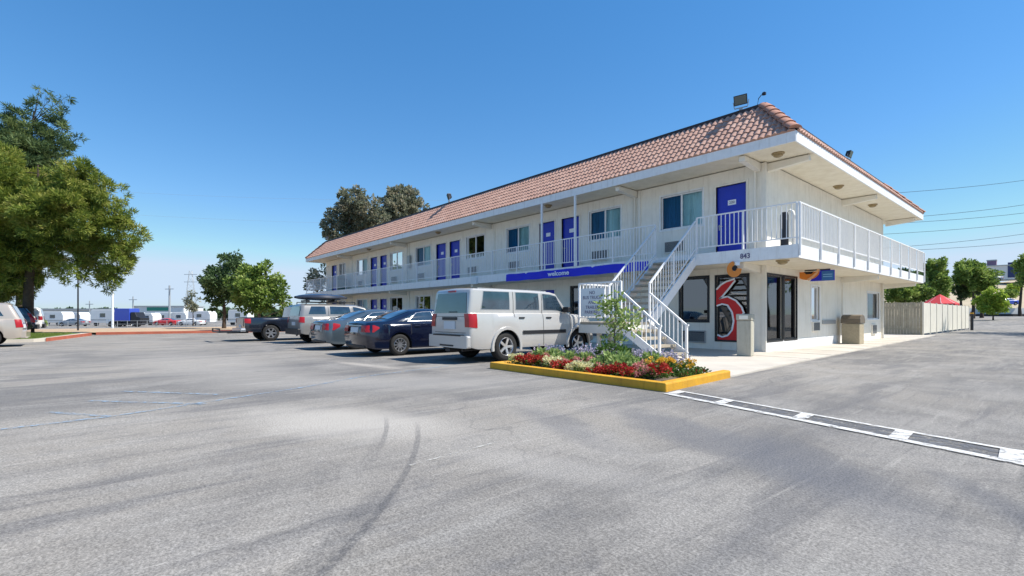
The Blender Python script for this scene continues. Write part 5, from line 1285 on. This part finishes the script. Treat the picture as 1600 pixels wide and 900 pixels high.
# ------------------------------------------------------------------ right side
fe = thing('wooden_fence', (.0,19.5,0), 'weathered board fence panel closing the yard past the motel', 'fence')
g = MB(); w_ = .14; xx = -1.25
while xx < .55: g.box(xx, xx+w_-.012, 19.48+rnd.uniform(-.006,.006), 19.505, .03, 1.84+rnd.uniform(-.015,.015)); xx += w_
g.build('boards', M['fencewood'], fe)
MB().box(-1.25,.55,19.51,19.55,1.5,1.6).box(-1.25,.55,19.51,19.55,.3,.4).build('rail', M['fencewood'], fe)
f2 = thing('panel_fence', (.6,28,0), 'long pale panel fence around the pool yard', 'fence')
n = 9
for i in range(n):
    a, b = 19.45+i*1.95, 19.45+(i+1)*1.95
    g = MB()
    k = 14
    for j in range(k): ya_ = a+.06+(b-a-.12)*j/k; g.box(.575,.60, ya_+.006, ya_+(b-a-.12)/k-.006, .10, 1.80)
    g.box(.56,.575,a+.05,b-.05,.12,1.78)
    g.build('panel', M['fencepanel'], f2)
for i in range(n+1): a = 19.45+i*1.95; MB().box(.555,.625,a-.04,a+.04,.0,1.85).build('post', M['fencepanel'], f2)
# umbrella behind the fence
um = thing('parasol', (-.72,34.0,.0), 'red parasol open behind the pale panel fence', 'parasol')
MB().tube([(0,0,0),(0,0,2.5)], .03, 8).build('pole', M['white'], um, local=True)
g = MB(); n = 8; rr = 1.12; ap = (0,0,2.72)
pts = [(rr*math.cos(2*math.pi*i/n+.2), rr*math.sin(2*math.pi*i/n+.2), 1.98) for i in range(n)]
vs = [ap]+pts+[(p[0]*.99,p[1]*.99,p[2]-.16) for p in pts]; fs = [(0,1+i,1+(i+1)%n) for i in range(n)]+[(1+i,1+n+i,1+n+(i+1)%n,1+(i+1)%n) for i in range(n)]
g.add(vs, fs); g.build('canopy', M['umbred'], um, local=True, recalc=False)
for i in range(n): MB().bar(pts[i], (0,0,2.7), .02).build('rib', M['white'], um, local=True)
bo = thing('post_marker', (1.1,33.8,0), 'dark metal bollard at the far corner of the pale fence', 'bollard')
MB().tube([(0,0,0),(0,0,1.35)], .09, 10).build('shaft', M['darkm'], bo, local=True); MB().lathe([(.10,1.2),(.10,1.3)], n=10).build('band', M['yellow'], bo, local=True)

# hill
g = MB(); P = []
for i in range(46):
    px_ = 1300+i*14; row = []
    for j in range(16):
        t = 84+j*6; x, y = place(px_, t); f = sm((j-.5)/8.5); h = (9.9+1.2*math.sin(px_*.012))*f + .25*math.sin(px_*.07+j)*f
        row.append((x, y, .75+h))
    P.append(row)
g.grid(P); hl = g.build('hill', mat('hill_ground', (.47,.38,.27), .95, col2=(.36,.31,.20), nscale=.25, bump=.5, bscale=3), smooth=True); struct(hl)
x0, y0 = place(1500, 80); x1, y1 = place(1680, 84)
rw = thing('retaining_wall', ((x0+x1)/2,(y0+y1)/2,.7), 'low grey concrete barrier along the foot of the hill', 'wall')
MB().bar((x0,y0,1.75),(x1,y1,1.75),.4,1.0).build('wall', M['warehouse'], rw)
MB().bar((x0,y0-.6,1.0),(x1,y1-.6,1.0),.5,.5).build('shade_bar', M['dark'], rw)  # solid dark bar, paints the shaded gap below the barrier
for i in range(7): p = Vector((x0,y0,0)).lerp(Vector((x1,y1,0)), i/6); MB().box(p.x-.25,p.x+.25,p.y-.25,p.y+.25,.6,2.35).build('pier', M['warehouse'], rw)
def shrub(px, py, pr_, t, m, label, n=1500, seed=1, z0=None, name='shrub', flat=.6):
    x, y = place(px, t); z = (491.6-py)/758.7*t+1.15; rad = pr_/758.7*t
    g = make_leaves([(x, y, z, rad),(x+rad*.7*Rv.x, y+rad*.7*Rv.y, z-rad*.1, rad*.7),(x-rad*.7*Rv.x, y-rad*.7*Rv.y, z-rad*.15, rad*.7)], n, .42, seed, squash=flat)
    return tag(g.build(name, m, recalc=False), label, 'shrub')
for i, a in enumerate(((1515,458,8,96,'round low shrub on the hillside left of the tall tree'),(1585,450,8,112,'flat green shrub high on the bare slope'),(1578,459,9,104,'long green shrub below the parked car on the slope'),(1545,452,7,108,'dry shrub behind the tall tree on the slope'))):
    shrub(a[0], a[1], a[2], a[3], [L_green, L_bright, L_green, L_euc][i], a[4], 900, 50+i)
def rtree(px0, t, lst, label, m, n, size, seed, tr=.2, zt=None, name='tree', **k):
    x, y = place(px0, t); zb = gz(x, y)
    return tree(name, (x, y, zb), label, 'tree', clump_list(px0, t, lst, seed, zb), n, size, m, M['bark'], tr, seed, trunk_top=zt, **k)
rtree(1461, 62, [(1461,412,12),(1452,425,12),(1470,425,11),(1460,440,15),(1448,445,11),(1472,445,10),(1458,458,14),(1470,462,10)], 'dense green tree just right of the balcony end', L_green, 9000, .34, 61, zt=5)
rtree(1520, 66, [(1520,418,14),(1503,428,12),(1535,422,13),(1545,435,11),(1520,435,16),(1500,440,9),(1532,440,14),(1548,446,8),(1512,446,9)], 'round crowned tree with several dark trunks above the yard', L_green, 11000, .34, 62, zt=4.6)
for q, (p_, lab) in enumerate(((1502,'slender dark trunked tree left of the round crowned one'),(1534,'slender dark trunked tree right of the round crowned one'))):
    rtree(p_, 68, [(p_,440,9),(p_+4,448,9),(p_-3,452,7),(p_+2,462,7)], lab, L_dgreen, 3000, .32, 63+q, zt=4)
rtree(1552, 60, [(1550,458,9),(1556,470,11),(1543,474,10),(1562,478,9),(1550,482,9),(1538,480,8)], 'bright yellow green bush at the foot of the hill', L_bright, 5000, .28, 65, zt=2, tr=.08, name='bush')
rtree(1594, 80, [(1594,410,11),(1604,420,14),(1590,425,9),(1600,438,11),(1612,405,13),(1625,425,16)], 'dark green tree at the right edge of the slope', L_green, 9000, .36, 66, zt=9)
rtree(1415, 42, [(1400,455,12),(1415,452,13),(1430,452,12),(1445,458,11),(1408,466,10),(1425,466,10),(1390,462,10),(1440,466,9)], 'leafy bush behind the board fence', L_green, 8000, .22, 67, zt=2.2, tr=.1, name='bush')
rtree(1405, 48, [(1395,440,14),(1415,435,15),(1435,438,14),(1380,445,14),(1425,450,14)], 'dark tree behind the board fence, in the balcony shade', L_dgreen, 8000, .26, 68, zt=4.5)
rtree(1960, 26, [(1960,300,150),(1900,330,90),(2030,320,100),(1960,250,110)], 'tree standing beyond the right edge of the frame', L_green, 9000, .34, 71, zt=4.5)  # out of view, added to give the side windows a reflection
# office block, totem and car on the hill
x, y = place(1566, 128); ob = thing('hilltop_building', (x, y, 10.2), 'pale hilltop building with a dark blue panel', 'building', None, R(8))
MB().box(-4.5,4.5,-3,3,0,3.6).build('wall', M['rvwhite'], ob, local=True); MB().box(.8,4.0,-3.1,-3.01,.5,4.4).build('panel', M['slateblue'], ob, local=True); MB().box(-4.7,4.7,-3.2,3.2,3.6,3.85).build('roof', M['greymetal'], ob, local=True)
x, y = place(1550, 132); ob = thing('totem_tower', (x, y, 10.3), 'narrow purple grey tower on the hill', 'tower')
MB().box(-.9,.9,-.9,.9,0,5.4).build('shaft', M['purple'], ob, local=True); MB().box(-1.0,1.0,-1.0,1.0,5.4,5.7).build('cap', M['greymetal'], ob, local=True)
x, y = place(1566, 118); o = vehicle('parked_car', (x, y, 9.6), R(49.25)+R(70), 'grey car parked at the top of the slope', 'car', sedan(M['paint_grey'], H=1.4))
o.location.z = 9.35
x, y = place(1588, 92); o = vehicle('parked_car', (x, y, 2.9), R(49.25)+R(90), 'dark blue car on the slope road above the barrier', 'car', sedan(M['paint_blue'], H=1.4))
# overhead wires
for i, (a, b, ra_) in enumerate((((1380,303),(1640,266),120),((1380,343),(1640,304),120),((1380,350),(1640,318),122),((1380,366),(1640,333),122),((1380,388),(1640,350),124),((1400,392),(1640,364),124))):
    pts = []
    for k in range(13):
        f = k/12; pxx = a[0]-400*(1-f)*.6+(b[0]-a[0])*0 if False else a[0]+(b[0]+200-a[0])*f; pyy = a[1]+(b[1]-a[1])*f*(1+200/(b[0]-a[0])); t = ra_
        x, y = place(pxx, t); z = (491.6-pyy)/758.7*t+1.15-1.6*math.sin(math.pi*f)
        pts.append((x, y, z))
    g = MB(); g.tube(pts, .045, 4)
    tag(g.build('overhead_wire', M['wire']), ['highest lone wire crossing the right hand sky','upper of the thick pair of wires above the trees','wire just under the upper thick one','middle wire of the bundle above the trees','second lowest wire of the bundle','lowest wire of the bundle, nearest the tree tops'][i], 'wire', 'overhead wires at the right')
for i, (a, b) in enumerate((((222,304),(420,318)),((222,338),(470,355)))):
    pts = []
    for k in range(9):
        f = k/8; x, y = place(a[0]-260+(b[0]-a[0]+700)*f, 150); z = (491.6-(a[1]+(b[1]-a[1])*f*1.9-18))/758.7*150+1.15-2*math.sin(math.pi*f); pts.append((x, y, z))
    tag(MB().tube(pts, .016, 4).build('overhead_wire', M['greymetal']), ['faint upper wire crossing the left hand sky','faint lower wire crossing the left hand sky'][i], 'wire', 'overhead wires at the left')
